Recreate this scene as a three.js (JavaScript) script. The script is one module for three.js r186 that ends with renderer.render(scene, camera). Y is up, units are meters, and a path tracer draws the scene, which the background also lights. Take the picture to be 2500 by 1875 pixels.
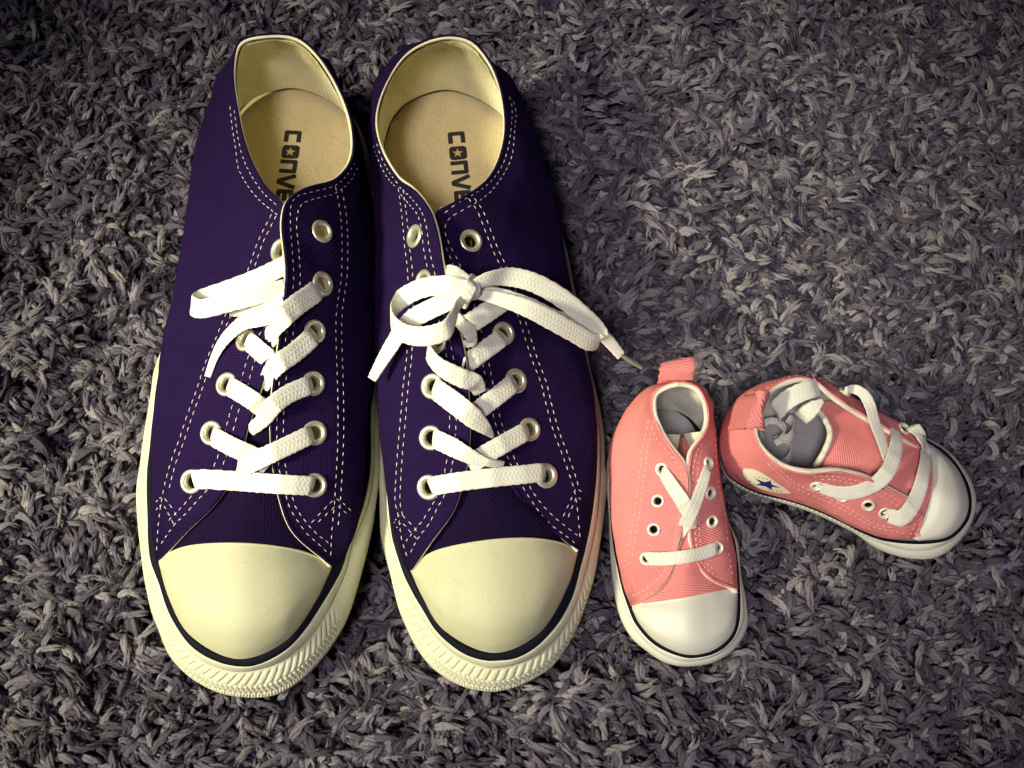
import * as THREE from 'three';
import { mergeGeometries } from 'three/addons/utils/BufferGeometryUtils.js';
import { RectAreaLightUniformsLib } from 'three/addons/lights/RectAreaLightUniformsLib.js';
import { MeshBVH } from 'three-mesh-bvh';

// ------------------------------------------------------------------ camera, light, exposure
const scene = new THREE.Scene();
const PITCH = 22 * Math.PI / 180, FOV = 34, DIST = 63;            // centimetres
const CAM = new THREE.Vector3(0, DIST * Math.cos(PITCH), DIST * Math.sin(PITCH));
const camera = new THREE.PerspectiveCamera(FOV, 4 / 3, 0.02, 20);
camera.position.copy(CAM).multiplyScalar(0.01);
camera.lookAt(0, 0, 0);
const renderer = new THREE.WebGLRenderer({ antialias: true });
renderer.toneMapping = THREE.LinearToneMapping;
renderer.toneMappingExposure = 1.08;
renderer.shadowMap.enabled = true;
RectAreaLightUniformsLib.init();
scene.background = new THREE.Color().setRGB(0.017, 0.013, 0.032);   // dim purplish light of the room
scene.backgroundIntensity = 1;

const key = new THREE.SpotLight(new THREE.Color().setRGB(1, 0.95, 0.62), 24, 0, 0.136, 1.0, 2);   // warm lamp to the front left
key.position.set(-1.12, 1.02, 0.40);
key.target.position.set(-0.075, 0, 0.0);
key.castShadow = true;
key.shadow.radius = 9;
key.shadow.mapSize.set(2048, 2048);
scene.add(key, key.target);
const lamp = new THREE.SpotLight(new THREE.Color().setRGB(1, 0.92, 0.90), 19.5, 0, 0.132, 1.0, 2);   // wide weak ceiling lamp
lamp.position.set(-0.26, 1.42, 0.66);
lamp.target.position.set(0.03, 0, 0.01);
lamp.castShadow = true; lamp.shadow.radius = 16; lamp.shadow.mapSize.set(2048, 2048);
scene.add(lamp, lamp.target);

// ------------------------------------------------------------------ helpers
let seed = 20240607;
const rnd = () => { seed = (seed + 0x6d2b79f5) | 0; let t = Math.imul(seed ^ (seed >>> 15), 1 | seed); t = (t + Math.imul(t ^ (t >>> 7), 61 | t)) ^ t; return ((t ^ (t >>> 14)) >>> 0) / 4294967296; };
const rr = (a, b) => a + (b - a) * rnd();
const V = (x, y, z) => new THREE.Vector3(x, y, z);
const lerp = (a, b, t) => a + (b - a) * t, clamp = (x, a, b) => Math.min(b, Math.max(a, x));
const smooth = (x, a, b) => { const t = clamp((x - a) / (b - a), 0, 1); return t * t * (3 - 2 * t); };
const FWD = CAM.clone().negate().normalize(), RIGHT = V(1, 0, 0), UPV = V(0, 0, 0).crossVectors(RIGHT, FWD), TAN = Math.tan(FOV * Math.PI / 360);
// measuring from the photograph: direction of a sighting, and the point of it that lies h centimetres above the carpet
const sight = (px, py) => FWD.clone().addScaledVector(RIGHT, (px - 1250) / 937.5 * TAN).addScaledVector(UPV, -(py - 937.5) / 937.5 * TAN).normalize();
const P = (px, py, h) => { const d = sight(px, py); return CAM.clone().addScaledVector(d, (h - CAM.y) / d.y); };
const W = (x, h, z) => V(x, h, z);
const pt = (a, h) => (a.isVector3 ? a.clone() : P(a[0], a[1], a.length > 2 ? a[2] : h));

const used = {};
const numbered = (name) => { const n = used[name] = (used[name] ?? -1) + 1; return n ? name + '_' + String(n).padStart(3, '0') : name; };
function thing(name, label, category, base, group) {
  const o = new THREE.Group(); o.name = numbered(name); o.position.copy(base).multiplyScalar(0.01);
  o.userData = { label, category, base }; if (group) o.userData.group = group;
  scene.add(o); return o;
}
const baseOf = (o) => { while (o.parent && o.parent !== scene) o = o.parent; return o.userData.base; };
function part(name, geo, mat, parent, extra) {                       // geometry in centimetres, world axes
  const b = baseOf(parent), g = Array.isArray(geo) ? mergeGeometries(geo.map((x) => x.clone())) : geo.clone();
  g.translate(-b.x, -b.y, -b.z); g.scale(0.01, 0.01, 0.01);
  const m = new THREE.Mesh(g, mat); m.name = name; m.castShadow = m.receiveShadow = true; Object.assign(m.userData, extra || {});
  parent.add(m); return m;
}
function gridGeo(rows, { closedU = false, hole = null, flip = false, uv = 1 } = {}) {   // rows[i][j]
  const n = rows.length, m = rows[0].length, pos = [], uvs = [], idx = [];
  const lu = [0], jm = (m / 2) | 0, lv = [0], im = (n / 2) | 0;
  for (let i = 1; i < n; i++) lu.push(lu[i - 1] + rows[i][jm].distanceTo(rows[i - 1][jm]));
  for (let j = 1; j < m; j++) lv.push(lv[j - 1] + rows[im][j].distanceTo(rows[im][j - 1]));
  for (let i = 0; i < n; i++) for (let j = 0; j < m; j++) { const p = rows[i][j]; pos.push(p.x, p.y, p.z); uvs.push(lu[i] * uv, lv[j] * uv); }
  const last = closedU ? n : n - 1;
  for (let i = 0; i < last; i++) for (let j = 0; j < m - 1; j++) {
    const a = i * m + j, b = ((i + 1) % n) * m + j, c = b + 1, d = a + 1;
    if (hole && hole(rows[i][j].clone().add(rows[(i + 1) % n][j + 1]).multiplyScalar(0.5))) continue;
    if (flip) idx.push(a, b, c, a, c, d); else idx.push(a, c, b, a, d, c);
  }
  const g = new THREE.BufferGeometry();
  g.setAttribute('position', new THREE.Float32BufferAttribute(pos, 3)); g.setAttribute('uv', new THREE.Float32BufferAttribute(uvs, 2)); g.setIndex(idx);
  g.computeVertexNormals(); return g;
}
function gridNormals(rows) {
  const n = rows.length, m = rows[0].length;
  return rows.map((r, i) => r.map((p, j) => {
    const a = rows[Math.min(n - 1, i + 1)][j].clone().sub(rows[Math.max(0, i - 1)][j]), b = r[Math.min(m - 1, j + 1)].clone().sub(r[Math.max(0, j - 1)]);
    const c = b.cross(a); return c.lengthSq() > 1e-12 ? c.normalize() : V(0, 1, 0);
  }));
}
const curve = (pts, closed = false) => new THREE.CatmullRomCurve3(pts, closed, 'centripetal');
function net(stations, nu, nv) {                                     // smooth surface through a net of measured points
  const cols = stations[0].length, cs = [];
  for (let c = 0; c < cols; c++) cs.push(curve(stations.map((s) => pt(s[c]))));
  const rows = [];
  for (let i = 0; i <= nu; i++) {
    const q = curve(cs.map((c) => c.getPoint(i / nu))), r = [];
    for (let j = 0; j <= nv; j++) r.push(q.getPoint(j / nv));
    rows.push(r);
  }
  return rows;
}
const offset = (rows, d, nrm = gridNormals(rows)) => rows.map((r, i) => r.map((p, j) => p.clone().addScaledVector(nrm[i][j], d)));
function tubeGeo(pts, rad, sides = 6, closed = false, per = 3) {
  const c = curve(pts, closed); return new THREE.TubeGeometry(c, Math.max(4, pts.length * per), rad, sides, closed);
}
// flat woven ribbon along points {p, n | axis, w}; rounded section
function ribbonGeo(pts, { w = 0.84, t = 0.115, axis = null, per = 7, widths = null, rolls = null } = {}) {
  const c = curve(pts.map((q) => q.p)), N = (pts.length - 1) * per, rows = [], S = 12;
  const at = (arr, f) => { const x = f * (arr.length - 1), i = Math.min(arr.length - 2, Math.floor(x)); return lerp(arr[i], arr[i + 1], x - i); };
  let len = 0, prev = null; const us = [];
  for (let i = 0; i <= N; i++) {
    const f = i / N, p = c.getPoint(f), T = c.getTangent(f);
    const k = f * (pts.length - 1), a = Math.min(pts.length - 2, Math.floor(k)), fr = k - a;
    let B;
    if (axis) B = axis.clone().addScaledVector(T, -axis.dot(T)).normalize();
    else { const n = pts[a].n.clone().lerp(pts[a + 1].n, fr); B = V(0, 0, 0).crossVectors(T, n).normalize(); }
    if (rolls) B.applyAxisAngle(T, at(rolls, f) * Math.PI / 180);
    const n = V(0, 0, 0).crossVectors(B, T).normalize(), ww = w * (widths ? at(widths, f) : 1) / 2;
    if (prev) len += p.distanceTo(prev); prev = p; us.push(len);
    const row = [];
    for (let s = 0; s <= S; s++) {
      const th = s / S * Math.PI * 2, cx = Math.sign(Math.cos(th)) * Math.pow(Math.abs(Math.cos(th)), 0.5), cy = Math.sign(Math.sin(th)) * Math.pow(Math.abs(Math.sin(th)), 0.75);
      const wob = 1 + 0.035 * Math.sin(len * 19 + s) ;
      row.push(p.clone().addScaledVector(B, cx * ww * wob).addScaledVector(n, cy * t / 2));
    }
    rows.push(row);
  }
  const g = gridGeo(rows), uv = g.attributes.uv;
  for (let i = 0; i <= N; i++) for (let s = 0; s <= S; s++) uv.setXY(i * (S + 1) + s, us[i], (s <= S / 2 ? s : S - s) / (S / 2) * w);
  const cap = (row, fl) => { const m = row.reduce((x, y) => x.add(y), V(0, 0, 0)).multiplyScalar(1 / row.length); return gridGeo([row, row.map(() => m.clone())], { flip: fl }); };
  return mergeGeometries([g, cap(rows[0], true), cap(rows[N], false)]);
}

// ------------------------------------------------------------------ textures and materials
const hash = (x, y, s) => { let h = Math.imul(x, 374761393) ^ Math.imul(y, 668265263) ^ Math.imul(s, 974634777); h = Math.imul(h ^ (h >>> 13), 1274126177); return ((h ^ (h >>> 16)) >>> 0) / 4294967296; };
function vnoise(x, y, per, s) {                                      // tileable value noise
  const xi = Math.floor(x), yi = Math.floor(y), fx = x - xi, fy = y - yi, u = fx * fx * (3 - 2 * fx), v = fy * fy * (3 - 2 * fy), m = (a) => ((a % per) + per) % per;
  return lerp(lerp(hash(m(xi), m(yi), s), hash(m(xi + 1), m(yi), s), u), lerp(hash(m(xi), m(yi + 1), s), hash(m(xi + 1), m(yi + 1), s), u), v);
}
const fbm = (u, v, per, s, oct = 4) => { let a = 0, w = 0.5, t = 0; for (let o = 0; o < oct; o++) { a += w * vnoise(u * per, v * per, per, s + o); t += w; w *= 0.55; per *= 2; } return a / t; };
function dataTex(n, f, rep, srgb = false) {                          // f(u, v) -> [r, g, b] 0..1
  const d = new Uint8Array(n * n * 4);
  for (let y = 0; y < n; y++) for (let x = 0; x < n; x++) { const c = f((x + 0.5) / n, (y + 0.5) / n, x, y), o = (y * n + x) * 4; for (let k = 0; k < 3; k++) d[o + k] = clamp(Math.round((c.length ? c[k] : c) * 255), 0, 255); d[o + 3] = 255; }
  const t = new THREE.DataTexture(d, n, n); t.wrapS = t.wrapT = THREE.RepeatWrapping; t.magFilter = t.minFilter = THREE.LinearFilter; t.repeat.set(rep, rep);
  if (srgb) t.colorSpace = THREE.SRGBColorSpace; t.needsUpdate = true; return t;
}
// uv is in centimetres, so repeat = 1 / centimetres per tile
const plain = (u, v) => { const x = u * 32, y = v * 32, o = (Math.floor(x) + Math.floor(y)) % 2; return o ? Math.abs(Math.sin(Math.PI * x)) : Math.abs(Math.sin(Math.PI * y)); };
const weaveBump = dataTex(512, (u, v) => 0.62 * plain(u, v) + 0.38 * fbm(u, v, 24, 3), 1 / 4);
const tone = (lo, hi, per, s) => (u, v) => { const a = lo + (hi - lo) * fbm(u, v, per, s, 5); return [a, a, a]; };
const weaveTone = dataTex(512, (u, v, x, y) => { const a = 0.55 + 0.2 * fbm(u, v, 6, 9, 5) + 0.34 * plain(u * 0.9975, v) + 0.12 * (hash(x, y, 5) - 0.5) + 0.13 * (fbm(u * 0.999, v, 40, 12, 2) - 0.5); return [a, a, a]; }, 1 / 4.1);
const twill = (u, v) => 0.5 + 0.5 * Math.sin(2 * Math.PI * (u * 26 + v * 16));
const twillBump = dataTex(512, (u, v) => 0.75 * twill(u, v) + 0.25 * fbm(u, v, 40, 21), 1 / 3.0);
const twillTone = dataTex(512, (u, v, x, y) => { const a = 0.83 + 0.06 * twill(u, v) + 0.14 * (fbm(u, v, 8, 22, 4) - 0.5) + 0.08 * (hash(x, y, 7) - 0.5); return [a, a, a]; }, 1 / 3.0);
const rubberTone = dataTex(512, (u, v, x, y) => {
  const a = 0.93 + 0.08 * (fbm(u, v, 5, 31, 5) - 0.5) + 0.03 * (hash(x, y, 8) - 0.5), sp = fbm(u, v, 60, 35, 2) > 0.855 ? 0.2 : 0, sm = smooth(fbm(u, v, 9, 44, 4), 0.60, 0.75) * 0.045;
  return [a - sp - sm, a - sp - sm * 1.05, a - sp - sm * 1.3];
}, 1 / 7);
const rubberBump = dataTex(256, (u, v) => fbm(u, v, 20, 37), 1 / 2);
const laceBump = dataTex(256, (u, v) => { const k = v * 8, c = Math.floor(k), s = c % 2 ? 1 : -1; return 0.75 * Math.pow(0.5 + 0.5 * Math.sin(2 * Math.PI * (u * 10 + s * (k - c) * 0.5)), 0.8) * Math.abs(Math.sin(Math.PI * k)) + 0.25 * fbm(u, v, 30, 41); }, 1 / 1.0);
laceBump.repeat.set(1 / 2, 1 / 0.82);
const laceTone = dataTex(256, (u, v, x, y) => { const k = v * 8, c = Math.floor(k), s = c % 2 ? 1 : -1, a = 0.95 + 0.018 * Math.sin(2 * Math.PI * (u * 10 + s * (k - c) * 0.5)) + 0.1 * (fbm(u, v, 8, 43) - 0.5); return [a, a, a * 0.985]; }, 1);
laceTone.repeat.copy(laceBump.repeat);
const streak = (u, v, s) => 0.6 * vnoise(u * 6, v * 36, 36, s) + 0.4 * vnoise(u * 12, v * 72, 72, s + 1);
const yarnBump = dataTex(256, (u, v) => streak(u, v + u * 0.5, 51), 1);
const yarnTone = dataTex(256, (u, v, x, y) => { const a = 0.72 + 0.42 * (streak(u, v + u * 0.5, 51) - 0.5) + 0.2 * (fbm(u, v, 12, 52, 4) - 0.5); return [a, a, a]; }, 1);

const std = (r, g, b, rough, o = {}) => new THREE.MeshStandardMaterial({ color: new THREE.Color().setRGB(r, g, b), roughness: rough, side: THREE.DoubleSide, ...o });
const cloth = (r, g, b, o = {}) => new THREE.MeshPhysicalMaterial({ color: new THREE.Color().setRGB(r, g, b), roughness: 0.95, specularIntensity: 0.12, side: THREE.DoubleSide, ...o });
const M = {
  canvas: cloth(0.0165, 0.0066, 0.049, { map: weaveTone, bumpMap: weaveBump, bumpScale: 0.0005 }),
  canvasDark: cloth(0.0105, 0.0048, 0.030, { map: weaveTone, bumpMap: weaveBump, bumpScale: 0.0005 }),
  lining: std(0.86, 0.80, 0.52, 0.9, { map: weaveTone, bumpMap: weaveBump, bumpScale: 0.0003 }),
  binding: std(0.82, 0.76, 0.50, 0.85, { map: weaveTone }),
  cap: std(0.545, 0.535, 0.36, 0.62, { map: rubberTone, bumpMap: rubberBump, bumpScale: 0.00008 }),
  rubber: std(0.70, 0.69, 0.52, 0.6, { map: rubberTone, bumpMap: rubberBump, bumpScale: 0.0001 }),
  stripe: cloth(0.007, 0.0075, 0.014, { roughness: 0.6,  bumpMap: rubberBump, bumpScale: 0.0001 }),
  thread: std(0.70, 0.65, 0.55, 0.8),
  lace: std(0.82, 0.805, 0.73, 0.85, { map: laceTone, bumpMap: laceBump, bumpScale: 0.00012 }),
  aglet: new THREE.MeshPhysicalMaterial({ color: 0xd8d6cc, roughness: 0.25, transmission: 0.6, thickness: 0.002, ior: 1.4 }),
  metal: new THREE.MeshStandardMaterial({ color: new THREE.Color().setRGB(0.80, 0.76, 0.60), metalness: 0.75, roughness: 0.38 }),
  pink: cloth(0.95, 0.31, 0.315, { map: twillTone, bumpMap: twillBump, bumpScale: 0.00034 }),
  pinkThread: std(0.95, 0.45, 0.36, 0.8),
  babyCap: std(0.80, 0.795, 0.70, 0.45, { bumpMap: rubberBump, bumpScale: 0.00006 }),
  babyLining: std(0.74, 0.72, 0.66, 0.9, { map: weaveTone }),
  babyRim: std(0.86, 0.83, 0.70, 0.85, { map: weaveTone }),
  sock: std(0.36, 0.35, 0.38, 0.95, { map: weaveTone }),
  sockGrey: std(0.20, 0.19, 0.22, 0.95, { map: weaveTone }),
  babyEyelet: std(0.88, 0.85, 0.72, 0.35, { metalness: 0.2 }),
  backing: std(0.05, 0.045, 0.045, 1),
};

// ------------------------------------------------------------------ shoe building blocks
function bvhOf(geos) { const g = mergeGeometries(geos.map((x) => { const y = new THREE.BufferGeometry(); y.setAttribute('position', x.attributes.position.clone()); y.setIndex([...x.index.array]); return y; })); return new MeshBVH(g); }
function hit(bvh, px, py) {
  const d = sight(px, py), h = bvh.raycastFirst(new THREE.Ray(CAM.clone(), d), THREE.DoubleSide);
  if (!h) return null;
  const n = h.face.normal.clone(); if (n.dot(d) > 0) n.negate();
  return { p: h.point.clone(), n };
}
function densePx(list, step = 4) {
  const c = curve(list.map((a) => V(a[0], a[1], 0))), L = c.getLength(), n = Math.max(2, Math.ceil(L / step));
  return c.getSpacedPoints(n).map((v) => [v.x, v.y]);
}
const shiftPx = (list, dx, dy = 0) => list.map((a) => [a[0] + dx, a[1] + dy]);
// rows of stitches: every stitch a small raised thread following the cloth
function stitches(bvh, lines, { dash = 0.31, gap = 0.075, r = 0.019, lift = 0.010 } = {}) {
  const out = [];
  for (const line of lines) {
    const hs = densePx(line, 3).map((a) => hit(bvh, a[0], a[1])).filter(Boolean);
    if (hs.length < 3) continue;
    const acc = [0]; for (let i = 1; i < hs.length; i++) acc.push(acc[i - 1] + Math.min(0.4, hs[i].p.distanceTo(hs[i - 1].p)));
    const at = (s) => { let i = 1; while (i < hs.length - 1 && acc[i] < s) i++; const f = clamp((s - acc[i - 1]) / (acc[i] - acc[i - 1] + 1e-9), 0, 1); return { p: hs[i - 1].p.clone().lerp(hs[i].p, f), n: hs[i - 1].n.clone().lerp(hs[i].n, f).normalize() }; };
    for (let s = rr(0, 0.1); s + dash < acc[acc.length - 1]; s += dash + gap + rr(-0.02, 0.02)) {
      const a = at(s), m = at(s + dash / 2), b = at(s + dash);
      if (a.p.distanceTo(b.p) > dash * 1.3) continue;
      const T = b.p.clone().sub(a.p).normalize(), B = V(0, 0, 0).crossVectors(T, m.n).normalize().multiplyScalar(1); 
      const skew = rr(-0.02, 0.02), rows = [];
      for (const [q, k, up] of [[a, 0.35, -0.02], [m, 1, lift], [b, 0.35, -0.02]]) {
        const row = [];
        for (let e = 0; e <= 6; e++) { const th = e / 6 * Math.PI * 2; row.push(q.p.clone().addScaledVector(B, Math.cos(th) * r * k + (q === a ? -skew : q === b ? skew : 0)).addScaledVector(m.n, Math.sin(th) * r * k + up)); }
        rows.push(row);
      }
      out.push(gridGeo(rows));
    }
  }
  return mergeGeometries(out);
}
function eyeletGeo(c, n, R, r, T) {                                  // flared metal ring with a short barrel
  const prof = [[r * 0.93, -T], [r, -0.02], [lerp(r, R, 0.18), 0.05], [lerp(r, R, 0.5), 0.075], [lerp(r, R, 0.82), 0.055], [R, 0.0], [R * 0.98, -0.03]].map((a) => new THREE.Vector2(a[0], a[1]));
  const g = new THREE.LatheGeometry(prof, 28), q = new THREE.Quaternion().setFromUnitVectors(V(0, 1, 0), n);
  g.applyQuaternion(q); g.translate(c.x, c.y, c.z); return g;
}
// closed outline through measured and known points, resampled between four anchors
function ring(ctrl, anchors, counts) {
  const c = curve(ctrl, true), n = ctrl.length, out = [];
  for (let a = 0; a < anchors.length; a++) {
    const i0 = anchors[a], i1 = a + 1 < anchors.length ? anchors[a + 1] : n + anchors[0], seg = (i1 - i0) * 14, pts = [], acc = [0];
    for (let k = 0; k <= seg; k++) pts.push(c.getPoint((((i0 + (i1 - i0) * k / seg) / n) % 1 + 1) % 1));
    for (let k = 1; k <= seg; k++) acc.push(acc[k - 1] + pts[k].distanceTo(pts[k - 1]));
    for (let k = 0, i = 1; k < counts[a]; k++) { const s = acc[seg] * k / counts[a]; while (acc[i] < s && i < seg) i++; out.push(pts[i - 1].clone().lerp(pts[i], clamp((s - acc[i - 1]) / (acc[i] - acc[i - 1] + 1e-9), 0, 1))); }
  }
  return out;
}
const outward = (loop, c) => loop.map((p, i) => { const a = loop[(i + 3) % loop.length], b = loop[(i + loop.length - 3) % loop.length], t = a.clone().sub(b), n = V(t.z, 0, -t.x).normalize(); return n.dot(p.clone().sub(c).setY(0)) < 0 ? n.negate() : n; });
// the rubber sole: visible lines are measured, the rest is known in centimetres
function soleRings(cfg, counts) {
  const mk = (vis, h, inset) => {
    const v = vis.pts.map((a) => pt(a, h)), hid = cfg.hidden.map((a) => { const d = V(cfg.mid(a[1]) - a[0], 0, Math.max(0, cfg.heelZ - a[1])); d.normalize(); return V(a[0] + d.x * inset, h, a[1] + d.z * inset); });
    return ring([...v, ...hid], [0, vis.toe, v.length - 1, v.length + cfg.heelAt], counts);
  };
  return { mk };
}
function flatPoly(loop, h, uvs = 1) {                                // a flat sheet inside a loop
  const s = new THREE.Shape(loop.map((p) => new THREE.Vector2(p.x, -p.z))), g = new THREE.ShapeGeometry(s);
  g.rotateX(-Math.PI / 2); g.translate(0, h, 0); return g;
}
function capGeo(T, B, hB, levels, nu = 70, nv = 26) {
  const st = T.map((t, i) => { const b = B[i]; return levels.map(([s, k]) => P(lerp(t[0], b[0], s), lerp(t[1], b[1], s), lerp(t[2], hB, k))); });
  return net(st, nu, nv);
}
const tri = (x) => Math.abs((x - Math.floor(x)) * 2 - 1);

function buildShoe(cfg) {
  const S = thing('sneaker', cfg.label, 'sneaker', cfg.base, cfg.group), big = cfg.big, mats = cfg.mats;
  S.userData.base = cfg.base;
  // upper
  const half = cfg.heelStation, nS = cfg.stations.length;
  const rows = net(cfg.stations, (nS - 1) * (big ? 16 : 12), big ? 46 : 40), cut = half * (big ? 16 : 12);
  { const n0 = gridNormals(rows), f = big ? 1 : 1.6, amp = big ? 0.08 : 0.05;       // soft dents and wrinkles of worn cloth
    rows.forEach((r, i) => r.forEach((p, j) => { const e = smooth(j / (r.length - 1), 0, 0.2) * (1 - smooth(j / (r.length - 1), 0.9, 1)), w = fbm((p.x + p.y * 0.7 + 40) * f / 64, (p.z + p.y * 0.7 + 40) * f / 64, 32, big ? 91 : 95, 3) - 0.5 + 0.5 * (fbm((p.x * 2.2 + 90) * f / 128, (p.z * 0.9 + 50) * f / 128, 90, 93, 2) - 0.5); p.addScaledVector(n0[i][j], w * 2 * amp * e); })); }
  const nrm = gridNormals(rows);
  let sgn = 0; rows[cut].forEach((p, j) => { sgn += nrm[cut][j].dot(p.clone().sub(cfg.centre).setY(0)); });
  if (sgn < 0) nrm.forEach((r) => r.forEach((n) => n.negate()));
  const flip = sgn < 0;
  const parts = { left: rows.slice(0, cut + 1), right: rows.slice(cut) }, nl = { left: nrm.slice(0, cut + 1), right: nrm.slice(cut) };
  const raw = { left: gridGeo(parts.left, { flip }), right: gridGeo(parts.right, { flip }) };
  const one = { left: bvhOf([raw.left]), right: bvhOf([raw.right]) };
  const eyes = cfg.eyelets.map((e) => ({ e, ...(hit(one[e[2]], e[0], e[1]) || { p: P(e[0], e[1], 6), n: V(0, 1, 0) }) }));
  for (const y of eyes) { y.n.add(V(rr(-0.07, 0.07), 0, rr(-0.07, 0.07))).normalize(); if (y.e[3]) y.n.applyAxisAngle(V(0, 0, 1), y.e[3] * Math.PI / 180); }
  const rIn = cfg.eyeR * 0.56, R = cfg.eyeR;
  const near = (p) => eyes.some((y) => y.p.distanceTo(p) < (rIn + R) / 2 * 1.05), nearIn = (p) => eyes.some((y) => y.p.distanceTo(p) < Math.hypot((rIn + R) / 2, cfg.thick) + 0.04);
  const shells = {};
  for (const side of ['left', 'right']) {
    const outer = offset(parts[side], 0.0, nl[side]), inner = offset(parts[side], -cfg.thick, nl[side]);
    shells[side] = outer;
    part('quarter_panel', gridGeo(outer, { hole: near, flip }), mats.upper, S);
    part('lining', gridGeo(inner, { hole: nearIn, flip: !flip }), mats.lining, S);
    const jl = outer[0].length - 1, edgeN = outer.map((r, i) => r[jl].clone().lerp(inner[i][jl], 0.62)).filter((_, i) => i % 4 === 0 || i === outer.length - 1);
    part('collar_binding', tubeGeo(edgeN, cfg.rimR, 8, false, 3), mats.rim, S);
    const edgeO = outer.map((r, i) => r[jl].clone().lerp(inner[i][jl], 0.22)).filter((_, i) => i % 4 === 0 || i === outer.length - 1);
    part('canvas_edge', tubeGeo(edgeO, cfg.thick * 0.42, 7, false, 3), mats.upper, S);
  }
  if (big) {                                                         // rough folded lining band inside the heel
    const i0 = cut - 52, i1 = cut + 52, band = [];
    for (let i = i0; i <= i1; i++) { const r = rows[i], n = nrm[i], row = [], e = smooth(i, i0, i0 + 14) * (1 - smooth(i, i1 - 14, i1)); for (let j = Math.round(r.length * 0.68); j < r.length; j++) { const v = (j / r.length - 0.68) / 0.32, d = cfg.thick + 0.02 + e * Math.sin(Math.min(1, v * 1.6) * Math.PI / 2) * (0.05 + 0.11 * Math.pow(fbm(i / 104 * 0.99, v * 0.32, 22, 97, 3), 1.2)) * (1 - 0.6 * smooth(v, 0.85, 1)); row.push(r[j].clone().addScaledVector(n[j], -d)); } band.push(row); }
    part('heel_lining', gridGeo(band, { flip: !flip }), mats.lining, S);
  }
  const vamp = net(cfg.vamp.map((r, i) => r.map((a) => [a[0], a[1], a[2] - (i > 1 ? cfg.vampDrop ?? 0 : 0)])), 60, 40), vampG = gridGeo(vamp, { flip: true });
  if (big) { const q = vampG.attributes.position, u = vampG.attributes.uv; for (let i = 0; i < q.count; i++) u.setXY(i, q.getX(i) + 60, q.getZ(i) * 1.08 + 60); }
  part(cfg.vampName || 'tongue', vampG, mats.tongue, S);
  const all = bvhOf([raw.left, raw.right, vampG]);
  // toe cap
  const cap = capGeo(cfg.capT, cfg.capB, cfg.capH, cfg.capLevels);
  const capG = gridGeo(cap, { flip: false });
  const capM = part('toe_cap', [capG, tubeGeo(cap.map((r) => r[0].clone().setY(r[0].y - 0.02)), 0.06, 6, false, 1)], mats.cap, S);
  // sole
  const counts = big ? [430, 430, 90, 90] : [200, 200, 80, 80], { mk } = soleRings(cfg, counts), hs = cfg.soleH;
  const L1 = mk(cfg.outer, hs[0], 0), L2 = mk(cfg.groove, hs[1], cfg.insets[0]), L3 = mk(cfg.stripeOut, hs[2], cfg.insets[1]), L4 = mk(cfg.stripeIn, hs[3], cfg.insets[2]);
  const out1 = outward(L1, cfg.centre), N = L1.length, soleRows = [], upperRows = [], stripeRows = [];
  const arc = [0]; for (let i = 1; i < N; i++) arc.push(arc[i - 1] + L1[i].distanceTo(L1[i - 1]));
  for (let i = 0; i < N; i++) {
    const o = out1[i], a = L1[i], g = L2[i], row = [];
    row.push(a.clone().addScaledVector(o, -0.6).setY(cfg.floor - 0.1), a.clone().addScaledVector(o, -0.1).setY(cfg.floor));
    const K = big ? 30 : 12, t = i / (counts[0] + counts[1]);
    const on = big ? smooth(t, cfg.relief[0], cfg.relief[0] + 0.02) * (1 - smooth(t, cfg.relief[1] - 0.02, cfg.relief[1])) : 0;
    for (let k = 0; k <= K; k++) {
      const v = k / K, p = a.clone().lerp(g, v); p.y += Math.sin(v * Math.PI) * (big ? 0.05 : 0.02);
      p.addScaledVector(o, Math.sin(v * Math.PI) * (big ? 0.12 : 0.04));
      if (big) {
        const s = arc[i]; let d = 0;
        if (v < 0.14) d = (tri(s * 7) > 0.5 ? 0 : -0.045) * smooth(v, 0, 0.04);
        else if (v < 0.20) d = -0.05;
        else if (v < 0.5) { const y = (v - 0.2) / 0.3; d = -0.13 * clamp(Math.abs(tri(s * 2.1 + y * 0.5) - 0.5) * 2 + Math.abs(tri(y) - 0.5) * 0.6 - 0.35, 0, 1); }
        else if (v < 0.54) d = -0.055;
        else if (v < 0.92) { const y = (v - 0.54) / 0.38; d = -0.075 * smooth(tri(s * 2.4 - y * 1.0), 0.45, 0.75); }
        else d = -0.02;
        p.addScaledVector(o, d * on).add(V(0, d * on * 0.5, 0));
      }
      row.push(p);
    }
    soleRows.push(row);
    const l3 = L3[i], l4 = L4[i], up = [];
    up.push(g.clone().addScaledVector(o, big ? -0.09 : -0.02).setY(hs[1] - 0.07), g.clone().addScaledVector(o, big ? -0.02 : 0.0).setY(hs[1] + (big ? 0.02 : 0.005)));
    up.push(g.clone().lerp(l3, 0.3).setY(lerp(hs[1], hs[2], 0.55)), g.clone().lerp(l3, 0.7).setY(lerp(hs[1], hs[2], 0.88)), l3.clone(), l3.clone().lerp(l4, 0.5).setY(hs[2] - 0.02), l4.clone().setY(hs[2] - 0.15));
    upperRows.push(up);
    const sr = [], nn = l3.clone().sub(l4).setY(0).normalize();
    for (const [f, e] of [[0, -0.04], [0.08, 0.03], [0.35, 0.06], [0.7, 0.06], [0.95, 0.03], [1.1, -0.06]]) sr.push(l3.clone().lerp(l4, f).add(V(0, e * (big ? 1 : 0.6), 0)).addScaledVector(nn, e * 0.4 * (big ? 1 : 0.6)));
    stripeRows.push(sr);
  }
  part('toe_bumper', gridGeo(soleRows, { closedU: true }), mats.rubber, S, { label: cfg.bumperLabel });
  const band = part('foxing', gridGeo(upperRows, { closedU: true }), mats.rubber, S);
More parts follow.
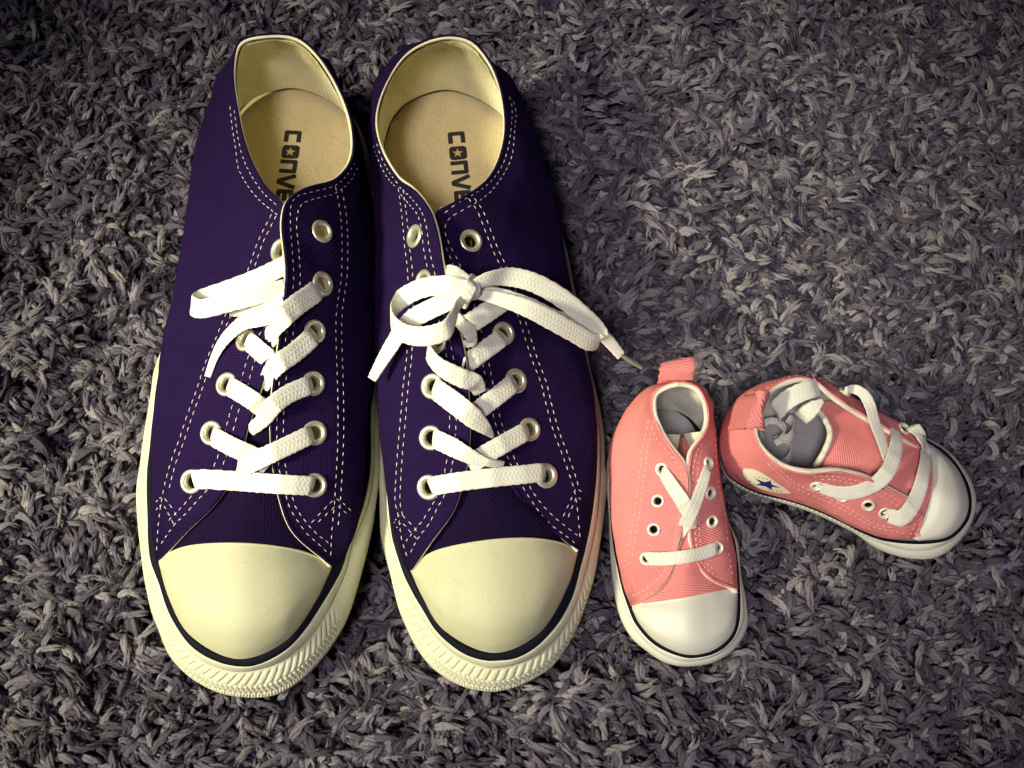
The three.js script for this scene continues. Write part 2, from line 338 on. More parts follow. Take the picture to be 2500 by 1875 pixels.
  part('foxing_stripe', gridGeo(stripeRows, { closedU: true }), mats.stripe, band);
  if (!big) {                                                        // stitched seam round the soft sole
    const g = [], m = counts[0] + counts[1];
    for (let i = Math.round(m * 0.06); i < m * 0.94; i += 4) {
      const rows = []; for (let k = 0; k < 3; k++) { const a = L3[i + k].clone().lerp(L2[i + k], 0.42), row = [], o = out1[i + k], rad = k === 1 ? 0.034 : 0.012; a.y += k === 1 ? 0.0 : -0.02; for (let e = 0; e <= 6; e++) { const th = e / 3 * Math.PI; row.push(a.clone().addScaledVector(o, Math.cos(th) * rad).add(V(0, Math.sin(th) * rad, 0))); } rows.push(row); }
      g.push(gridGeo(rows));
    }
    part('sole_stitching', g, mats.rim, S, { kind: 'stuff' });
  }
  const bottom = L1.filter((_, i) => i % 4 === 0).map((p, i) => p.clone().addScaledVector(out1[i * 4], -0.55));
  part('outsole', flatPoly(bottom, cfg.floor - 0.1), mats.rubber, S);
  const ins = L4.filter((_, i) => i % 4 === 0).map((p, i) => p.clone().addScaledVector(out1[i * 4], -cfg.insoleInset));
  const insG = flatPoly(ins, cfg.insoleH);
  if (cfg.insoleMat) { const P0 = cfg.insoleUV, u = insG.attributes.uv, q = insG.attributes.position; for (let i = 0; i < q.count; i++) { const d = V(q.getX(i), 0, q.getZ(i)).sub(P0.o); u.setXY(i, d.dot(P0.x), d.dot(P0.y)); } }
  part('insole', insG, cfg.insoleMat || mats.sock, S);
  // eyelets, stitching
  for (const y of eyes) part('eyelet', eyeletGeo(y.p, y.n, R * rr(0.97, 1.04), rIn, big ? 0.26 : 0.09), mats.eyelet, S);
  if (cfg.lines.left.length) part('stitching', [stitches(one.left, cfg.lines.left, cfg.stitch), stitches(one.right, cfg.lines.right, cfg.stitch)], mats.thread, S, { kind: 'stuff' });
  const at = (px, py, lift) => { const h = hit(all, px, py); const p = h ? h.p : P(px, py, 5), n = h ? h.n : V(0, 1, 0); n.lerp(V(0, 0.93, 0.37), 0.35).normalize(); return { p: p.clone().addScaledVector(n, lift), n }; };
  const abs = (px, py, h, n) => ({ p: P(px, py, h), n: n || V(0, 0.93, 0.37) });
  return { S, at, abs, all, one, L1, out1, cfg };
}

// ------------------------------------------------------------------ printed lettering of the insoles
function star(g, x, y, R, rot = 0) { g.beginPath(); for (let i = 0; i < 10; i++) { const a = rot - Math.PI / 2 + i * Math.PI / 5, r = i % 2 ? R * 0.42 : R; g.lineTo(x + Math.cos(a) * r, y + Math.sin(a) * r); } g.closePath(); g.fill(); }
function insolePrint() {                                             // 20 x 10 cm of insole, 80 pixels per centimetre
  const c = document.createElement('canvas'); c.width = 1600; c.height = 800; const g = c.getContext('2d'), img = g.createImageData(1600, 800), d = img.data;
  for (let y = 0; y < 800; y++) for (let x = 0; x < 1600; x++) {
    const n = fbm(x / 1600, y / 800, 8, 61, 5) - 0.5, f = hash(x >> 1, y >> 1, 62) - 0.5, sp = fbm(x / 1600, y / 800, 90, 66, 2) > 0.86 ? -40 : 0, o = (y * 1600 + x) * 4;
    d[o] = 208 + n * 40 + f * 34 + sp; d[o + 1] = 190 + n * 34 + f * 32 + sp; d[o + 2] = 146 + n * 26 + f * 26 + sp; d[o + 3] = 255;
  }
  g.putImageData(img, 0, 0);
  const ink = '#2b2629', H = 73, WD = 65, x0 = 320, y0 = 400 - H / 2;
  g.strokeStyle = g.fillStyle = ink; g.lineWidth = 19; g.lineJoin = 'round'; g.lineCap = 'butt';
  const L = { C: [[[0.86, 0.14], [0.14, 0.14], [0.14, 0.86], [0.86, 0.86]]], N: [[[0.14, 1], [0.14, 0.14], [0.84, 0.14], [0.84, 1]]], V: [[[0.06, 0], [0.46, 0.92], [0.58, 0.92], [0.94, 0]]], E: [[[0.9, 0.14], [0.14, 0.14], [0.14, 0.86], [0.9, 0.86]], [[0.14, 0.5], [0.82, 0.5]]], R: [[[0.14, 1], [0.14, 0.14], [0.84, 0.14], [0.84, 0.55], [0.14, 0.55]], [[0.5, 0.55], [0.86, 1]]], S: [[[0.88, 0.14], [0.14, 0.14], [0.14, 0.5], [0.86, 0.5], [0.86, 0.86], [0.1, 0.86]]] };
  [...'CONVERSE'].forEach((k, i) => {
    const x = x0 + i * 71;
    if (k === 'O') { g.beginPath(); g.roundRect(x, y0, WD, H, 16); g.fill(); g.fillStyle = '#c8b07c'; star(g, x + WD / 2, 402, 23, -0.25); g.fillStyle = ink; return; }
    for (const path of L[k]) { g.beginPath(); path.forEach(([a, b]) => g.lineTo(x + a * WD, y0 + b * H)); g.stroke(); }
  });
  const t = new THREE.CanvasTexture(c); t.colorSpace = THREE.SRGBColorSpace; t.wrapS = t.wrapT = THREE.MirroredRepeatWrapping; t.magFilter = THREE.LinearFilter; t.repeat.set(1 / 20, 1 / 10); t.offset.set(0.2, 0.5);
  return t;
}
M.insole = std(1, 1, 1, 0.92, { map: insolePrint(), bumpMap: weaveBump, bumpScale: 0.0002 });
const printAxes = (a, b) => { const o = P(a[0], a[1], 2.4).setY(0), x = P(b[0], b[1], 2.4).setY(0).sub(o).normalize(); return { o, x, y: V(x.z, 0, -x.x) }; };

// ------------------------------------------------------------------ the two large sneakers
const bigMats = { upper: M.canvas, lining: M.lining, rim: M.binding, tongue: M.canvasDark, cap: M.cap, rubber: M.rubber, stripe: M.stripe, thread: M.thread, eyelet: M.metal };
const capLv = [[-0.02, -0.0], [0.22, 0.0], [0.5, 0.09], [0.75, 0.32], [0.92, 0.70], [1.0, 1.0]];
const A = buildShoe({
  big: true, mats: bigMats, base: V(-11.8, 0, 0), centre: V(-11.6, 0, -11), thick: 0.2, rimR: 0.085, eyeR: 0.56, label: 'large purple canvas sneaker farthest left on the carpet', group: 'pair of large purple sneakers',
  bumperLabel: 'cream rubber bumper with moulded ridges and diamonds', heelStation: 14, soleH: [0.7, 2.0, 2.65, 2.85], insets: [0.12, 0.25, 0.38], floor: 0.05, insoleH: 2.4, insoleInset: 0.03, relief: [0.15, 0.73],
  insoleMat: M.insole, insoleUV: printAxes([717, 319], [691, 500]), mid: () => -11.7, heelZ: -12.4, heelAt: 8,
  hidden: [[-6.45, 2.5], [-6.5, 0], [-6.6, -3], [-6.75, -6], [-7.1, -9], [-7.5, -12], [-8.5, -14.7], [-10, -16.1], [-12, -16.5], [-14, -15.8], [-15.4, -13.9], [-16.1, -11], [-16.4, -8], [-16.6, -5], [-17, -2.5]],
  outer: { toe: 17, pts: [[381, 905], [375, 950], [368, 986], [360, 1036], [353, 1082], [345, 1140], [336, 1185], [334, 1230], [339, 1300], [347, 1360], [357, 1433], [369, 1492], [386, 1537], [411, 1597], [442, 1635], [477, 1663], [530, 1690], [582, 1701], [635, 1703], [670, 1697], [704, 1681], [739, 1656], [774, 1621], [809, 1576], [837, 1531], [858, 1482], [879, 1412], [897, 1345], [911, 1282], [918, 1230], [926, 1160]] },
  groove: { toe: 15, pts: [[384, 905], [377, 950], [372, 990], [364, 1036], [357, 1082], [351, 1140], [347, 1185], [349, 1240], [353, 1290], [359, 1370], [379, 1447], [404, 1510], [435, 1565], [477, 1604], [530, 1632], [582, 1642], [617, 1639], [670, 1625], [722, 1593], [767, 1548], [802, 1492], [823, 1447], [844, 1398], [858, 1335], [876, 1290], [900, 1230], [912, 1160]] },
  stripeOut: { toe: 16, pts: [[388, 905], [382, 950], [377, 990], [371, 1040], [366, 1090], [359, 1150], [358, 1200], [360, 1265], [361, 1317], [367, 1370], [388, 1426], [407, 1485], [428, 1527], [460, 1572], [495, 1600], [544, 1621], [582, 1628], [617, 1627], [656, 1613], [704, 1583], [746, 1537], [781, 1485], [809, 1440], [834, 1394], [851, 1340], [873, 1280], [890, 1225], [903, 1160]] },
  stripeIn: { toe: 16, pts: [[393, 905], [387, 950], [382, 990], [376, 1040], [373, 1090], [371, 1150], [370, 1200], [372, 1265], [376, 1317], [386, 1370], [400, 1422], [418, 1475], [439, 1517], [467, 1555], [502, 1583], [547, 1604], [582, 1609], [617, 1606], [652, 1593], [697, 1565], [732, 1531], [760, 1492], [781, 1447], [802, 1405], [815, 1380], [843, 1328], [868, 1270], [882, 1215], [892, 1160]] },
  stations: [
    [[378, 1364, 2.6], [380, 1364, 2.9], [383, 1364, 3.1], [388, 1363, 3.3]],
    [[371, 1290, 2.7], [376, 1293, 3.2], [400, 1290, 3.9], [452, 1295, 4.5]],
    [[369, 1215, 2.8], [374, 1217, 3.6], [411, 1212, 4.7], [530, 1217, 5.5]],
    [[373, 1130, 2.8], [373, 1135, 3.9], [418, 1128, 5.2], [577, 1128, 6.3]],
    [[379, 1035, 2.8], [377, 1045, 4.1], [448, 1040, 5.6], [601, 1040, 6.9]],
    [[388, 935, 2.8], [384, 945, 4.3], [484, 938, 6.1], [630, 955, 7.5]],
    [[404, 830, 2.8], [403, 832, 4.5], [524, 831, 6.5], [672, 800, 8.1]],
    [W(-16.2, 2.8, -3.9), [427, 705, 4.7], [586, 700, 7.2], [700, 655, 8.75]],
    [W(-16.0, 2.8, -6.5), [446, 570, 4.8], [585, 545, 7.2], [694, 516, 8.95]],
    [W(-15.9, 2.8, -8), [459, 484, 4.9], [550, 470, 6.9], [640, 449, 8.2]],
    [W(-15.7, 2.8, -10), [470, 400, 5.0], [530, 390, 6.7], [598, 360, 7.6]],
    [W(-15.3, 2.8, -12.3), [484, 325, 5.0], [525, 300, 6.6], [576, 264, 7.5]],
    [W(-14.8, 2.8, -13.9), [512, 250, 5.0], [540, 215, 6.7], [566, 167, 7.8]],
    [W(-13.7, 2.8, -15.2), [540, 187, 5.0], [558, 150, 6.8], [583, 104, 8.2]],
    [W(-11.8, 2.8, -15.9), W(-11.8, 5, -16.0), W(-11.8, 7, -15.6), [650, 83, 8.4]],
    [W(-10.2, 2.8, -15.5), W(-10.1, 5, -15.6), W(-10.2, 7, -15.2), [725, 90, 8.3]],
    [W(-8.6, 2.8, -14.3), [800, 150, 5.4], [792, 146, 7.0], [780, 135, 8.1]],
    [W(-7.9, 2.8, -12.7), [852, 265, 5.0], [848, 254, 6.6], [838, 233, 7.8]],
    [W(-7.5, 2.8, -10.9), [876, 350, 4.9], [874, 338, 6.4], [863, 315, 7.4]],
    [W(-7.1, 2.8, -9), [889, 425, 4.9], [880, 405, 6.3], [861, 388, 7.3]],
    [W(-6.9, 2.8, -7.5), [898, 495, 4.9], [865, 470, 6.8], [820, 440, 8.0]],
    [W(-6.8, 2.8, -6.2), [904, 555, 4.9], [845, 530, 7.2], [750, 461, 8.9]],
    [W(-6.7, 2.8, -5.2), [908, 610, 4.9], [835, 585, 7.5], [705, 490, 9.4]],
    [W(-6.65, 2.8, -4.5), [908, 650, 4.8], [833, 640, 7.4], [692, 540, 9.5]],
    [W(-6.6, 2.8, -2.7), [908, 740, 4.7], [829, 720, 7.1], [702, 665, 9.3]],
    [W(-6.6, 2.8, -0.5), [907, 840, 4.5], [822, 830, 6.7], [688, 812, 8.5]],
    [W(-6.6, 2.8, 1.6), [904, 940, 4.3], [824, 940, 6.1], [671, 935, 7.7]],
    [[893, 1050, 2.8], [896, 1045, 4.0], [825, 1040, 5.5], [664, 1030, 6.9]],
    [[888, 1150, 2.8], [891, 1145, 3.7], [822, 1140, 5.0], [669, 1125, 6.2]],
    [[878, 1230, 2.7], [880, 1225, 3.4], [816, 1222, 4.5], [685, 1215, 5.6]],
    [[860, 1310, 2.7], [862, 1305, 3.1], [810, 1295, 3.9], [718, 1297, 4.8]],
    [[828, 1383, 2.6], [824, 1383, 2.9], [818, 1381, 3.1], [810, 1377, 3.3]],
  ],
  vamp: [
    [[388, 1385, 2.7], [460, 1368, 4.1], [590, 1360, 4.7], [710, 1372, 3.9], [806, 1392, 2.7]],
    [[388, 1362, 2.9], [465, 1345, 4.2], [590, 1338, 4.85], [710, 1350, 4.1], [808, 1374, 2.9]],
    [[420, 1285, 3.7], [500, 1280, 4.7], [590, 1275, 5.2], [675, 1285, 4.8], [750, 1300, 4.0]],
    [[490, 1215, 4.7], [545, 1210, 5.3], [610, 1208, 5.6], [670, 1212, 5.35], [720, 1220, 4.7]],
    [[540, 1125, 5.5], [580, 1125, 6.0], [620, 1125, 6.15], [665, 1125, 6.0], [705, 1130, 5.5]],
    [[570, 1020, 6.2], [605, 1015, 6.6], [635, 1015, 6.75], [670, 1015, 6.6], [700, 1020, 6.2]],
    [[605, 900, 6.9], [640, 895, 7.3], [670, 895, 7.45], [700, 895, 7.3], [730, 905, 6.9]],
    [[635, 760, 7.5], [665, 750, 7.9], [690, 750, 8.05], [720, 755, 7.9], [750, 765, 7.5]],
    [[650, 650, 7.8], [675, 640, 8.2], [700, 640, 8.3], [730, 640, 8.2], [760, 650, 7.8]],
  ],
  capT: [[389, 1364, 3.1], [442, 1341, 4.05], [495, 1334, 4.6], [585, 1333, 5.0], [665, 1338, 4.7], [740, 1350, 4.0], [809, 1377, 3.1]],
  capB: [[387, 1374], [412, 1460], [462, 1549], [582, 1609], [697, 1565], [770, 1470], [811, 1386]], capH: 2.85, capLevels: capLv,
  eyelets: [[787, 565, 'right'], [789, 693, 'right'], [769, 810, 'right'], [766, 936, 'right'], [768, 1057, 'right'], [769, 1185, 'right'], [683, 611, 'left'], [634, 722, 'left'], [598, 828, 'left'], [553, 938, 'left'], [515, 1057, 'left'], [467, 1175, 'left']],
  lines: (() => {
    const lo = [[665, 519], [629, 592], [609, 650], [588, 696], [552, 766], [525, 831], [502, 885], [479, 955], [456, 1017], [437, 1075], [417, 1129], [400, 1194], [389, 1260], [382, 1350]], li = [[687, 780], [648, 828], [621, 885], [605, 940], [582, 1005], [567, 1059], [548, 1125], [520, 1180], [491, 1212], [453, 1254], [425, 1282], [392, 1330]];
    const ro = [[818, 452], [825, 484], [833, 542], [835, 619], [833, 677], [822, 754], [820, 812], [823, 909], [825, 986], [825, 1063], [822, 1140], [817, 1223], [810, 1300], [807, 1368]], ri = [[868, 395], [845, 430], [818, 453], [764, 468], [725, 480], [712, 497], [709, 542], [714, 619], [717, 677], [711, 740], [698, 824], [690, 880], [681, 940], [677, 1005], [676, 1063], [681, 1140], [697, 1205], [708, 1240], [729, 1275], [750, 1303], [781, 1331], [807, 1357]];
    const ri2 = [[874, 408], [856, 441], [822, 470], [764, 487], [737, 499], [725, 530], [730, 619], [733, 677], [727, 740], [714, 824], [705, 880], [697, 940], [693, 1005], [692, 1063], [697, 1140], [712, 1205], [723, 1240], [744, 1270], [765, 1295], [795, 1320], [818, 1335]];
    return {
      left: [lo, shiftPx(lo.slice(0, -2), 12, 3), li, shiftPx(li.slice(0, -1), -17, -8), [[561, 256], [567, 310], [575, 360], [582, 410], [602, 449], [629, 484], [660, 511], [683, 529]], [[571, 262], [582, 341], [594, 387], [617, 434], [644, 472], [682, 506]], [[396, 1212], [384, 1222], [376, 1235]], [[398, 1212], [420, 1240], [438, 1273]], [[398, 1230], [385, 1240], [377, 1252]], [[398, 1230], [412, 1255], [426, 1283]], [[612, 78], [613, 86]], [[626, 76], [627, 84]]],
      right: [ro, shiftPx(ro.slice(0, -1), 14, 2), ri, ri2, [[818, 1216], [780, 1255], [746, 1293]], [[818, 1216], [842, 1232], [865, 1256]], [[822, 1233], [790, 1262], [762, 1289]], [[822, 1233], [838, 1246], [853, 1261]], [[702, 78], [703, 86]]],
    };
  })(),
});
const B = buildShoe({
  big: true, mats: bigMats, base: V(-1.5, 0, 0), centre: V(-3.2, 0, -11), thick: 0.2, rimR: 0.085, eyeR: 0.56, label: 'large purple canvas sneaker tied with a full white bow, next to the small pink shoes', group: 'pair of large purple sneakers',
  bumperLabel: 'cream rubber bumper with moulded ridges and diamonds', heelStation: 17, soleH: [0.7, 2.0, 2.65, 2.85], insets: [0.12, 0.25, 0.38], floor: 0.05, insoleH: 2.4, insoleInset: 0.03, relief: [0.14, 0.71],
  insoleMat: M.insole, insoleUV: printAxes([1113, 322], [1131, 489]), mid: () => -2.6, heelZ: -12.2, heelAt: 8,
  hidden: [[3.7, -1], [3.2, -4], [2.7, -7], [2.0, -9.6], [1.1, -12.4], [0.1, -14.4], [-1.3, -15.7], [-2.6, -16.2], [-3.7, -16.3], [-5.4, -15.7], [-6.7, -14], [-7.1, -11.5], [-6.95, -9], [-6.6, -6], [-6.45, -3], [-6.35, 0], [-6.33, 3]],
  outer: { toe: 14, pts: [[928, 1170], [928, 1210], [928, 1247], [930, 1314], [940, 1356], [954, 1405], [973, 1485], [994, 1537], [1022, 1590], [1057, 1632], [1096, 1660], [1120, 1672], [1145, 1681], [1187, 1688], [1205, 1689], [1222, 1687], [1260, 1677], [1302, 1658], [1347, 1628], [1382, 1583], [1407, 1537], [1431, 1475], [1452, 1405], [1466, 1317], [1477, 1230], [1482, 1168], [1475, 1140], [1472, 1063], [1462, 1005], [1451, 955], [1436, 900]] },
  groove: { toe: 9, pts: [[937, 1170], [941, 1210], [944, 1260], [951, 1314], [973, 1412], [998, 1464], [1040, 1527], [1075, 1569], [1117, 1604], [1185, 1631], [1204, 1633], [1250, 1627], [1302, 1607], [1351, 1569], [1389, 1517], [1417, 1450], [1438, 1370], [1456, 1282], [1464, 1210], [1467, 1150], [1466, 1063], [1458, 1005], [1448, 955], [1434, 900]] },
  stripeOut: { toe: 11, pts: [[940, 1170], [945, 1210], [950, 1260], [958, 1318], [972, 1365], [987, 1408], [1008, 1450], [1033, 1492], [1061, 1537], [1096, 1572], [1138, 1600], [1187, 1614], [1215, 1614], [1257, 1609], [1302, 1586], [1340, 1551], [1372, 1510], [1400, 1454], [1417, 1391], [1428, 1350], [1442, 1282], [1452, 1210], [1457, 1150], [1458, 1063], [1453, 1005], [1444, 955], [1431, 900]] },
  stripeIn: { toe: 11, pts: [[941, 1165], [947, 1205], [955, 1255], [970, 1314], [988, 1372], [1005, 1405], [1019, 1436], [1040, 1471], [1064, 1513], [1092, 1548], [1127, 1574], [1180, 1593], [1201, 1594], [1243, 1589], [1284, 1572], [1326, 1537], [1358, 1496], [1379, 1454], [1396, 1401], [1412, 1345], [1430, 1282], [1444, 1205], [1450, 1150], [1453, 1063], [1449, 1005], [1440, 955], [1428, 900]] },
  stations: [
    [[990, 1386, 2.6], [992, 1387, 2.9], [995, 1388, 3.1], [1001, 1389, 3.3]],
    [[968, 1310, 2.7], [970, 1305, 3.2], [988, 1302, 3.9], [1050, 1318, 4.6]],
    [[951, 1235, 2.8], [951, 1230, 3.6], [967, 1215, 4.6], [1104, 1243, 5.4]],
    [[938, 1150, 2.8], [938, 1145, 3.9], [968, 1140, 5.2], [1131, 1155, 6.1]],
    [W(-6.1, 2.8, 3.4), [927, 1060, 4.1], [975, 1050, 5.8], [1142, 1070, 6.8]],
    [W(-6.25, 2.8, 1.5), [920, 960, 4.3], [983, 955, 6.3], [1139, 960, 7.5]],
    [W(-6.3, 2.8, -0.5), [918, 850, 4.5], [993, 860, 6.8], [1129, 862, 8.2]],
    [W(-6.4, 2.8, -2.7), [917, 750, 4.7], [997, 750, 7.2], [1105, 765, 8.9]],
    [W(-6.45, 2.8, -4.5), [917, 660, 4.8], [996, 655, 7.5], [1080, 665, 9.3]],
    [W(-6.5, 2.8, -5.8), [917, 590, 4.9], [987, 590, 7.6], [1066, 578, 9.5]],
    [W(-6.55, 2.8, -6.8), [916, 530, 4.9], [976, 525, 7.5], [1049, 521, 9.4]],
    [W(-6.6, 2.8, -8), [913, 460, 4.9], [960, 465, 7.0], [1012, 470, 8.8]],
    [W(-6.7, 2.8, -9.3), [908, 390, 4.9], [930, 402, 6.6], [969, 437, 8.0]],
    [W(-6.8, 2.8, -10.8), [903, 320, 4.9], [906, 327, 6.4], [925, 360, 7.5]],
    [W(-6.8, 2.8, -12.3), [907, 262, 5.0], [905, 265, 6.5], [912, 290, 7.5]],
    [W(-6.4, 2.8, -14), [925, 190, 5.2], [922, 195, 6.8], [931, 215, 7.7]],
    [W(-5.3, 2.8, -15.2), W(-5.5, 5, -15.2), [978, 125, 7.0], [990, 126, 8.1]],
    [W(-3.5, 2.8, -15.8), W(-3.5, 5, -15.9), W(-3.5, 7, -15.5), [1078, 87, 8.4]],
    [W(-1.7, 2.8, -15.2), W(-1.55, 5, -15.3), W(-1.6, 7, -14.9), [1150, 98, 8.3]],
    [W(-0.3, 2.8, -14), [1240, 185, 5.0], [1220, 166, 6.7], [1196, 147, 8.0]],
    [W(0.4, 2.8, -12.5), [1280, 250, 5.0], [1253, 225, 6.6], [1222, 205, 7.7]],
    [W(1.0, 2.8, -10.8), [1310, 320, 5.0], [1275, 300, 6.6], [1236, 285, 7.5]],
    [W(1.5, 2.8, -9), [1331, 390, 5.0], [1285, 370, 6.7], [1234, 340, 7.5]],
    [W(1.9, 2.8, -7.5), [1346, 455, 4.9], [1285, 440, 6.8], [1214, 405, 7.7]],
    [W(2.2, 2.8, -6.2), [1357, 510, 4.9], [1270, 490, 7.0], [1182, 449, 8.2]],
    [W(2.4, 2.8, -5.2), [1366, 560, 4.8], [1245, 540, 7.4], [1120, 491, 8.9]],
    [W(2.6, 2.8, -4.2), [1374, 620, 4.8], [1225, 600, 7.5], [1066, 525, 9.0]],
    [W(2.7, 2.8, -3.4), [1381, 660, 4.7], [1222, 650, 7.4], [1080, 590, 8.8]],
    [W(2.9, 2.8, -2), [1392, 727, 4.6], [1245, 720, 7.1], [1110, 690, 8.5]],
    [W(3.3, 2.8, 0.2), [1415, 830, 4.4], [1277, 816, 6.5], [1142, 805, 7.9]],
    [[1437, 930, 2.8], [1437, 922, 4.2], [1310, 910, 5.9], [1163, 915, 7.2]],
    [[1449, 1010, 2.8], [1448, 1000, 4.0], [1334, 995, 5.4], [1187, 1000, 6.6]],
    [[1454, 1100, 2.8], [1452, 1090, 3.7], [1362, 1085, 4.8], [1216, 1095, 6.0]],
    [[1450, 1190, 2.8], [1449, 1180, 3.5], [1397, 1172, 4.2], [1255, 1188, 5.3]],
    [[1438, 1270, 2.7], [1437, 1262, 3.1], [1411, 1240, 3.8], [1305, 1253, 4.6]],
    [[1424, 1350, 2.6], [1422, 1348, 2.9], [1418, 1346, 3.1], [1412, 1340, 3.3]],
  ],
  vamp: [
    [[1003, 1408, 2.7], [1072, 1372, 3.9], [1205, 1350, 4.7], [1322, 1348, 4.1], [1408, 1358, 2.7]],
    [[1001, 1388, 2.9], [1070, 1350, 4.1], [1200, 1328, 4.85], [1320, 1324, 4.2], [1412, 1340, 2.9]],
    [[1040, 1290, 4.0], [1110, 1275, 4.9], [1200, 1262, 5.3], [1290, 1262, 4.9], [1355, 1275, 4.0]],
    [[1075, 1215, 4.7], [1130, 1205, 5.3], [1190, 1195, 5.6], [1245, 1190, 5.3], [1290, 1195, 4.6]],
    [[1090, 1130, 5.5], [1140, 1125, 6.0], [1175, 1115, 6.1], [1215, 1110, 5.9], [1260, 1115, 5.3]],
    [[1095, 1020, 6.2], [1135, 1010, 6.6], [1165, 1005, 6.65], [1195, 1000, 6.4], [1230, 1000, 6.0]],
    [[1090, 890, 6.9], [1125, 880, 7.3], [1150, 878, 7.3], [1175, 875, 7.1], [1210, 875, 6.7]],
    [[1070, 770, 7.5], [1095, 755, 7.9], [1115, 750, 7.95], [1140, 750, 7.8], [1175, 755, 7.4]],
    [[1050, 670, 7.8], [1075, 655, 8.2], [1090, 650, 8.2], [1110, 650, 8.1], [1140, 655, 7.7]],
  ],
  capT: [[1002, 1389, 3.1], [1047, 1356, 3.9], [1090, 1342, 4.5], [1205, 1324, 5.0], [1300, 1320, 4.7], [1362, 1326, 4.0], [1411, 1343, 3.1]],
  capB: [[1003, 1396], [1030, 1455], [1080, 1535], [1205, 1594], [1316, 1546], [1388, 1428], [1411, 1350]], capH: 2.85, capLevels: capLv,
  eyelets: [[1011, 576, 'left'], [1034, 689, 'left'], [1064, 832, 'left'], [1055, 943, 'left'], [1052, 1069, 'left'], [1046, 1190, 'left'], [1150, 588, 'right'], [1190, 700, 'right'], [1229, 814, 'right'], [1260, 930, 'right'], [1293, 1049, 'right'], [1333, 1161, 'right']],
  lines: (() => {
    const lo = [[972, 455], [976, 484], [983, 542], [988, 600], [995, 658], [997, 760], [993, 870], [984, 947], [978, 1024], [971, 1101], [966, 1179], [965, 1225], [973, 1261], [981, 1317], [995, 1362]], li = [[974, 455], [1007, 487], [1029, 516], [1041, 553], [1048, 605], [1060, 660], [1085, 770], [1100, 839], [1109, 889], [1113, 947], [1114, 1024], [1110, 1082], [1104, 1136], [1088, 1202], [1068, 1240], [1047, 1279], [1019, 1317], [996, 1362]], li2 = [[976, 472], [1003, 503], [1018, 522], [1029, 557], [1034, 605], [1045, 660], [1069, 770], [1084, 839], [1093, 889], [1098, 947], [1098, 1024], [1095, 1082], [1089, 1136], [1072, 1200], [1052, 1238], [1032, 1270], [1006, 1303], [984, 1330]];
    const ro = [[1142, 482], [1165, 515], [1188, 572], [1207, 619], [1225, 657], [1266, 774], [1279, 816], [1299, 878], [1321, 936], [1333, 986], [1352, 1055], [1374, 1113], [1389, 1155], [1404, 1205], [1412, 1265], [1417, 1330]], ri = [[1242, 229], [1250, 264], [1248, 310], [1240, 364], [1223, 410], [1192, 449], [1157, 474], [1111, 500], [1072, 532]], ri2 = [[1253, 245], [1260, 280], [1257, 310], [1250, 380], [1234, 418], [1200, 466], [1169, 491], [1130, 513], [1097, 534], [1086, 560], [1097, 596], [1117, 634], [1134, 673], [1150, 720], [1170, 790], [1190, 870], [1202, 930], [1216, 1000], [1230, 1050], [1250, 1105], [1272, 1150], [1292, 1186], [1319, 1226], [1354, 1263], [1389, 1291], [1414, 1310]];
    const rt = [[1070, 545], [1080, 584], [1100, 630], [1117, 673], [1133, 720], [1156, 790], [1175, 870], [1187, 930], [1201, 1000], [1215, 1052], [1236, 1108], [1256, 1152], [1277, 1190], [1302, 1229], [1326, 1261], [1354, 1288], [1389, 1314], [1410, 1332]];
    return {
      left: [lo, shiftPx(lo.slice(0, -2), 12, 3), li, li2, [[918, 345], [932, 386], [950, 420], [974, 452]], [[910, 352], [926, 396], [945, 432], [972, 464]], [[979, 1254], [1004, 1280], [1029, 1310]], [[979, 1254], [968, 1266], [960, 1281]], [[981, 1274], [1000, 1296], [1020, 1318]], [[981, 1274], [972, 1284], [966, 1293]], [[1019, 98], [1021, 106]], [[1036, 90], [1038, 98]]],
      right: [ro, shiftPx(ro.slice(0, -2), 13, -2), ri, ri2, rt, [[1407, 1191], [1388, 1232], [1370, 1272]], [[1407, 1191], [1420, 1201], [1433, 1212]], [[1408, 1212], [1394, 1245], [1381, 1279]], [[1408, 1212], [1420, 1221], [1430, 1230]], [[1103, 78], [1104, 86]], [[1120, 78], [1121, 87]]],
    };
  })(),
});

// laces: each ribbon runs from eyelet to eyelet over the cloth
function run(S, list, o) {
  list = list.map((a) => [...a]);
  for (const [i, j] of [[0, 1], [list.length - 1, list.length - 2]]) if (list[i][2] < -0.15 && list[i].length < 4) { list[i][0] = lerp(list[i][0], list[j][0], 0.42); list[i][1] = lerp(list[i][1], list[j][1], 0.42); }
  const c = curve(list.map((a) => V(a[0], a[1], 0))), K = 4, n = list.length - 1, q = [], opt = { per: 2, ...o };
  for (let i = 0; i <= n * K; i++) {
    const v = c.getPoint(i / (n * K)), k = Math.min(n - 1, Math.floor(i / K)), f = i / K - k, a = list[k], b = list[k + 1], t = S.at(v.x, v.y, lerp(a[2], b[2], f));
    const fa = a.length > 3 ? a[3] : null, fb = b.length > 3 ? b[3] : null;
    let h = t.p.y, air = 0;
    if (fa !== null || fb !== null) { const ha = fa ?? t.p.y, hb = fb ?? t.p.y; h = lerp(ha, hb, f); air = 1; }
    q.push({ x: v.x, y: v.y, h, n: t.n, fix: air || i < K || i > n * K - K });
  }
  for (let r = 0; r < 60; r++) for (let i = 1; i < q.length - 1; i++) if (!q[i].fix) q[i].h = Math.max(q[i].h, (q[i - 1].h + q[i + 1].h) / 2 - 0.004);
  for (let r = 0; r < 2; r++) for (let i = 1; i < q.length - 1; i++) q[i].n = q[i].n.clone().add(q[i - 1].n).add(q[i + 1].n).normalize();
  return ribbonGeo(q.map((a) => ({ p: P(a.x, a.y, a.h), n: a.n })), opt);
}
const air = (list, o) => ribbonGeo(list.map((a) => ({ p: P(...a), n: V(0, 0.93, 0.37) })), { axis: UPV, ...o });
